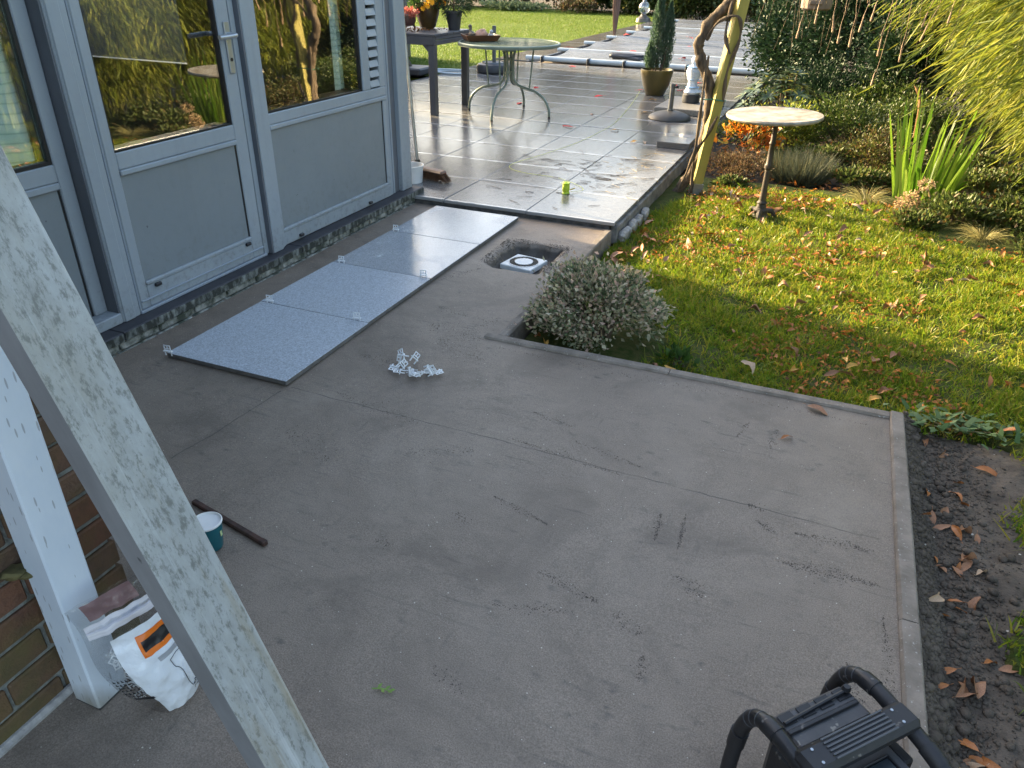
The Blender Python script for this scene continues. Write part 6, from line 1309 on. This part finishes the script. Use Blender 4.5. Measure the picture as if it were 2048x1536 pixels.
o = blades('grass', M_FGR, np.stack([x, y, np.full(n, 0.01)], 1), np.stack([rng.normal(size=n)*0.4, rng.normal(size=n)*0.4, np.ones(n)], 1), 0.035+0.035*rng.random(n), 0.009, 0.2, 1); tag(o, 'short mown grass of the far lawn beyond the terrace', 'grass', kind='stuff')
M_HEDGE = leafmat('hedge_leaf', [(0.025, 0.045, 0.012), (0.045, 0.07, 0.016), (0.075, 0.095, 0.022), (0.035, 0.055, 0.015), (0.11, 0.10, 0.03)], 0.3, 0.5)
M_HEDGE2 = leafmat('autumn_hedge', [(0.06, 0.04, 0.02), (0.12, 0.055, 0.03), (0.09, 0.09, 0.025), (0.05, 0.06, 0.02), (0.16, 0.11, 0.04)], 0.3, 0.6)
M_PALEL = leafmat('pale_cover', [(0.16, 0.20, 0.09), (0.24, 0.28, 0.15), (0.12, 0.16, 0.06)], 0.3, 0.5)
GH = 'hedge shrubs at the far end of the garden'
far = [(-14.5, 27.0, 2.0, 1.4, M_HEDGE, 'dark hedge shrub at the far left behind the potted flowers'), (-12.0, 28.0, 1.6, 1.3, M_HEDGE, 'dark hedge shrub behind the potted conifer'), (-9.2, 27.6, 1.5, 1.2, M_HEDGE2, 'reddish hedge shrub behind the pale groundcover'),
       (-7.0, 27.2, 1.3, 1.1, M_HEDGE2, 'brown-green shrub at the far end of the lawn'), (-5.2, 26.6, 1.2, 1.2, M_HEDGE, 'green shrub left of the folded parasol'), (-3.4, 26.2, 1.2, 1.3, M_HEDGE, 'green shrub behind the glass globe'),
       (-1.6, 26.0, 1.2, 1.3, M_HEDGE, 'dark shrub behind the cypress top'), (0.2, 25.6, 1.3, 1.3, M_HEDGE, 'dark shrub behind the vine trunk across the pool'), (2.2, 25.2, 1.3, 1.4, M_HEDGE2, 'brown twiggy shrub across the pool behind the timber post'), (4.4, 24.5, 1.4, 1.5, M_HEDGE, 'green shrub across the pool behind the evergreens'), (-4.4, 25.3, 0.9, 0.7, M_HEDGE, 'low dark shrub at the lawn end beside the glass globe'), (-2.5, 24.9, 0.9, 0.7, M_HEDGE, 'low dark shrub just behind the glass globe'), (-0.8, 24.7, 0.9, 0.75, M_HEDGE, 'low dark shrub across the pool behind the cypress'), (0.9, 24.5, 0.9, 0.75, M_HEDGE, 'low dark shrub across the pool left of the vine'), (2.6, 24.2, 1.0, 0.8, M_HEDGE2, 'low brownish shrub across the pool right of the timber post'), (-6.2, 26.0, 0.9, 0.7, M_HEDGE, 'low green shrub behind the small reddish shrub'), (-10.6, 26.6, 1.2, 0.8, M_HEDGE, 'low dark shrub behind the pale groundcover patch'), (-13.2, 26.6, 1.2, 0.9, M_HEDGE, 'low dark shrub at the far left lawn end')]
for k, (x, y, r, h, mt, lab) in enumerate(far): shrub('hedge_shrub', lab, (x, y, -0.1), (r, r*0.7, h), 6800, 0.13, 0.075, mt, 60, 0.17, 0.6, 0.2, seed=30+k, group=GH, stems=6)
shrub('pale_groundcover', 'pale green groundcover patch at the far end of the lawn', (-8.9, 25.0, 0.0), (1.15, 0.5, 0.12), 1800, 0.11, 0.08, M_PALEL, 40, 0.2, 0.4, 0.6, -0.1, 'plant', 50, 4)
shrub('red_shrub', 'small reddish shrub at the lawn end left of the folded parasol', (-6.4, 24.7, 0.0), (0.55, 0.45, 0.22), 1500, 0.08, 0.05, M_HEDGE2, 30, 0.2, 0.5, 0.5, -0.2, 'shrub', 51, 4)
M_TREE = leafmat('tree_leaf', [(0.03, 0.05, 0.012), (0.05, 0.075, 0.016), (0.08, 0.095, 0.022), (0.13, 0.11, 0.03)], 0.3, 0.5)
def tree(label, x, y, h, r, seed):
    t = thing('garden_tree', label, 'tree', (x, y, -0.1), group='trees beyond the garden'); rng = np.random.default_rng(400+seed); rr = random.Random(seed)
    P, D = clump_points(3400, (0, 0, h*0.62), (r, r, h*0.40), 46, rng, 0.16, 0.55); leaves('crown', M_TREE, P, D+rng.normal(size=D.shape)*0.6, 0.28, 0.16, t, rng=rng)
    m = MB(); m.tube(smooth_path([(0, 0, 0), (0.1, 0.05, h*0.3), (0.0, 0.0, h*0.75)], 5), [0.20-0.016*i for i in range(11)], 8)
    for k in range(7): a = rr.uniform(0, 6.28); z = h*rr.uniform(0.3, 0.6); m.tube([(0.03, 0.02, z), (r*0.35*math.cos(a), r*0.35*math.sin(a), z+h*0.12), (r*0.75*math.cos(a), r*0.75*math.sin(a), z+h*0.2)], [0.07, 0.05, 0.02], 6)
    m.build('trunk', M_BARK, t, True)
for k, (x, y, h, r, l) in enumerate(((-15.5, 31, 6.0, 2.4, 'leafy tree beyond the far left end of the lawn'), (-11.2, 32, 6.6, 2.5, 'tall tree beyond the lawn behind the dark table'), (-7.6, 30.5, 5.2, 2.0, 'tree beyond the lawn behind the reddish shrubs'), (-4.6, 31.5, 6.2, 2.1, 'tree beyond the folded parasol'),
        (-1.6, 30.0, 5.4, 1.9, 'tree beyond the pool behind the cypress'), (1.2, 30.5, 6.4, 2.2, 'tree beyond the pool behind the vine'), (4.6, 29.5, 6.0, 2.2, 'tree beyond the pool behind the evergreens'), (8.4, 28.0, 6.2, 2.4, 'tree beyond the garden behind the bamboo'))): tree(l, x, y, h, r, k)
# unseen fence added to shade the terrace; its gap shapes the sunlit strip
fe = thing('added_shade_fence', 'unseen dark board fence added left of the terrace to shade it', 'fence', (-4.7, 6.5, -0.1))
for y0, y1, z0, z1 in ((2.55, 6.05, 0.0, 1.98), (6.05, 6.78, 1.58, 1.98), (6.78, 10.4, 0.0, 1.98)):
    yq = y0
    while yq < y1-0.01:
        e = min(yq+0.145, y1); m = MB(); m.box(-0.012, 0.012, yq+0.002-6.5, e-0.002-6.5, z0, z1+0.012*math.sin(yq*7)); m.build('board', M_DGREY, fe); yq = e
for y in (2.6, 4.3, 6.01, 6.82, 8.6, 10.3): m = MB(); m.box(-0.06, -0.013, y-0.04-6.5, y+0.04-6.5, 0, 2.0); m.build('post', M_DGREY, fe)

# ================================================================== FALLEN LEAVES
M_FL = [pm('fallen_leaf_a', (0.26, 0.085, 0.022), (0.40, 0.15, 0.035), 30, 5, rough=0.5, rnd=True), pm('fallen_leaf_b', (0.20, 0.085, 0.04), (0.33, 0.17, 0.085), 30, 5, rough=0.55, rnd=True), pm('fallen_leaf_c', (0.45, 0.20, 0.03), (0.55, 0.34, 0.07), 30, 5, rough=0.5, rnd=True), pm('fallen_leaf_d', (0.36, 0.24, 0.15), (0.50, 0.36, 0.24), 30, 5, rough=0.6, rnd=True), pm('fallen_leaf_red', (0.42, 0.012, 0.016), (0.55, 0.03, 0.03), 20, rough=0.75, spec=0.2, rnd=True)]
def leaf_me(seed, mat, wide=0.36, curl=0.3):
    rr = random.Random(seed); P = []; n = 7; tw = rr.uniform(-0.5, 0.5); cv = rr.uniform(-0.4, 0.4)
    for i in range(n):
        t_ = i/(n-1); w = wide*math.sin(math.pi*min(1, t_*0.93+0.04))**0.85*(1 if i else 0.15); z = curl*0.5*math.sin(t_*3.0)*rr.uniform(0.6, 1.2)
        yc = cv*0.25*math.sin(t_*3.14)
        for s in (-1, -0.5, 0, 0.5, 1): P.append((t_-0.5, yc+s*w/2*rr.uniform(0.88, 1.08), z+abs(s)*w*curl*(1+0.6*math.sin(5*t_+s))+s*tw*0.18*t_))
    m = MB(); m.grid(P, 5, n); m.tube([(-0.5, 0, z*0), (-0.62, 0.02, 0.03), (-0.72, 0.0, 0.02)], 0.012, 4); me = bpy.data.meshes.new('fallen_leaf'); me.from_pydata(m.v, [], m.f); me.materials.append(mat)
    zs = min(v.co.z for v in me.vertices)
    for v in me.vertices: v.co.z -= zs
    me.polygons.foreach_set('use_smooth', [True]*len(me.polygons)); return me
LME = [[leaf_me(10*i+k, mt, random.uniform(0.32, 0.5), random.uniform(0.12, 0.5) if i < 4 else 0.10) for k in range(4)] for i, mt in enumerate(M_FL)]
def put_leaf(x, y, z, s, label, group, kind=None, tilt=0.25, rz=None):
    k = kind if kind is not None else random.choices((0, 1, 2, 3), (4, 4, 2, 2))[0]
    o = bpy.data.objects.new('fallen_leaf', random.choice(LME[k])); COL.objects.link(o)
    o.location = (x, y, z); o.scale = (s, s, s); o.rotation_euler = (random.gauss(0, tilt), random.gauss(0, tilt), rz if rz is not None else random.uniform(0, 6.283)); tag(o, label, 'leaf', group); return o
put_leaf(2.525, 0.665, 0.003, 0.085, 'larger brown leaf lying on the screed near the far right corner', 'leaves on the screed', 1, 0.05, -0.45)
put_leaf(2.435, 0.420, 0.003, 0.050, 'smaller curled orange-brown leaf lying on the screed', 'leaves on the screed', 0, 0.1, 0.7)
cnt = 0; rl_ = random.Random(21); GL = 'fallen leaves on the lawn'
while cnt < 225:
    x = rl_.uniform(1.3, 3.7); y = 0.84+(rl_.random()**0.8)*3.2
    if y > back_y(x)-0.05 or (x-1.5)**2+(y-1.1)**2 < 0.38**2 or (x > 3.3 and y < 1.2): continue
    if vnoise(x, y, 1.4, 3.0) < rl_.uniform(-0.55, 0.25): continue
    lab = 'fallen brown leaf on the shaded lawn beside the concrete edging' if y < 1.35 else ('fallen leaf lying in the middle of the lawn' if y < 2.4 else 'fallen orange leaf in the sunlit grass round the bistro table')
    put_leaf(x, y, lawn_z(x, y)+rl_.uniform(0.015, 0.04), rl_.uniform(0.045, 0.085), lab, GL, tilt=0.4); cnt += 1
for k in range(46):
    y = rl_.uniform(-1.0, 0.78); x = 2.90+abs(rl_.gauss(0.09, 0.06)); lab = 'fallen brown leaf on the dark soil strip right of the edging'
    if rl_.random() < 0.6: yc = rl_.choice((0.40, 0.25, 0.05, -0.12, -0.45, -0.62)); x = 2.96+rl_.gauss(0, 0.035); y = yc+rl_.gauss(0, 0.04)
    put_leaf(x, y, soil_z(x, y)+0.003, rl_.uniform(0.038, 0.072), lab, 'leaves on the soil strip', random.choices((0, 1, 2, 3), (4, 5, 1, 1))[0], 0.5)
for k in range(18):
    x = 1.32+rl_.random()*0.2; y = rl_.uniform(1.55, 2.4); put_leaf(x, y, -0.05, rl_.uniform(0.06, 0.09), 'brown leaf heaped between the drain edging and the lawn', 'leaves by the drain edging', rl_.choice((0, 1, 1)), 0.5)
for (x, y) in ((1.30, 0.93), (1.36, 0.86), (1.72, 0.83), (1.80, 0.80), (1.86, 0.84), (1.92, 0.82), (1.47, 0.80)): put_leaf(x, y, -0.05, rl_.uniform(0.05, 0.08), 'brown leaf on the soil under the variegated shrub', 'leaves under the shrub', rl_.choice((0, 1, 2)), 0.5)
RL = [(-1.308, 7.667, 4), (-1.036, 6.417, 4), (-0.07, 6.124, 0), (-0.069, 5.328, 4), (-0.372, 7.38, 4), (-0.027, 8.143, 4), (0.288, 7.397, 2), (0.257, 8.827, 4), (0.426, 8.4, 4), (-1.648, 10.152, 4), (0.42, 6.494, 2), (0.399, 5.373, 2), (0.806, 4.929, 3), (0.704, 4.926, 2), (0.55, 8.1, 4), (0.62, 7.8, 4), (0.50, 9.2, 4)]
for (x, y, k) in RL: put_leaf(x, y, TZ+0.002, 0.135 if k == 4 else 0.09, 'red leaf lying on the wet terrace tiles' if k == 4 else 'orange or tan leaf lying on the wet terrace tiles', 'leaves on the terrace' if k == 4 else 'tan leaves on the terrace', k, 0.06).scale.z *= 0.45
for (x, y) in ((-1.556, 12.605), (-1.354, 12.734), (-1.676, 12.426), (-2.418, 16.262), (-2.199, 19.533), (-0.991, 16.325), (-0.278, 11.977), (-2.632, 12.772), (-0.1, 12.3), (0.15, 11.6), (-0.6, 14.2)): put_leaf(x, y, 0.07, 0.15, 'red leaf lying on the grey pool cover', 'leaves on the pool cover', 4, 0.15)
# the rest of the lawn litter, too many to count
rng = np.random.default_rng(99); n = 9000; x = rng.uniform(1.28, 3.9, n); y = rng.uniform(0.82, 4.2, n); ok = np.array([(b_ < back_y(a)+0.1) and not ((a-1.5)**2+(b_-1.1)**2 < 0.12) and not (a < 1.42 and b_ < 1.5) and vnoise(a, b_, 1.4, 3.0)+0.8*vnoise(a, b_, 5, 3.0) > 0.10 for a, b_ in zip(x, y)]); x, y = x[ok], y[ok]; n = len(x)
P = np.stack([x, y, np.array([lawn_z(a, b_) for a, b_ in zip(x, y)])+0.006+0.028*rng.random(n)], 1); D = rng.normal(size=(n, 3))*np.array([1, 1, 0.35])
o = leaves('leaf_litter', leafmat('litter_leaf', [(0.24, 0.075, 0.02), (0.44, 0.16, 0.03), (0.30, 0.13, 0.05), (0.55, 0.24, 0.035), (0.16, 0.07, 0.03), (0.50, 0.17, 0.03)], 0.35, 0.55), P, D, 0.016+0.030*rng.random(n)**2, 0.010+0.011*rng.random(n), fold=0.4, up=unit(rng.normal(size=(n, 3))*0.5+np.array([0, 0, 1.0])))
tag(o, 'small brown leaf litter and fragments strewn over the lawn', 'leaf litter', kind='stuff')
n = 1500; x = rng.uniform(1.3, 4.0, n); y = rng.uniform(3.9, 6.5, n); P = np.stack([x, y, np.full(n, -0.105)+0.03*rng.random(n)], 1)
o = leaves('leaf_litter', bpy.data.materials['litter_leaf'], P, rng.normal(size=(n, 3))*np.array([1, 1, 0.3]), 0.05, 0.025, fold=0.4, up=unit(rng.normal(size=(n, 3))*0.4+np.array([0, 0, 1.0]))); tag(o, 'brown leaf litter on the soil of the garden bed', 'leaf litter', kind='stuff')
bed = MB(); xs = np.linspace(1.24, 7, 60); ys = np.linspace(3.2, 24, 120); bed.grid([(x, y, -0.115+0.02*vnoise(x, y, 1.5, 2)-(0.03 if y < 4.3 else 0)) for y in ys for x in xs], 60, 120); tag(bed.build('garden_bed', M_BEDSOIL, None, True), kind='structure')
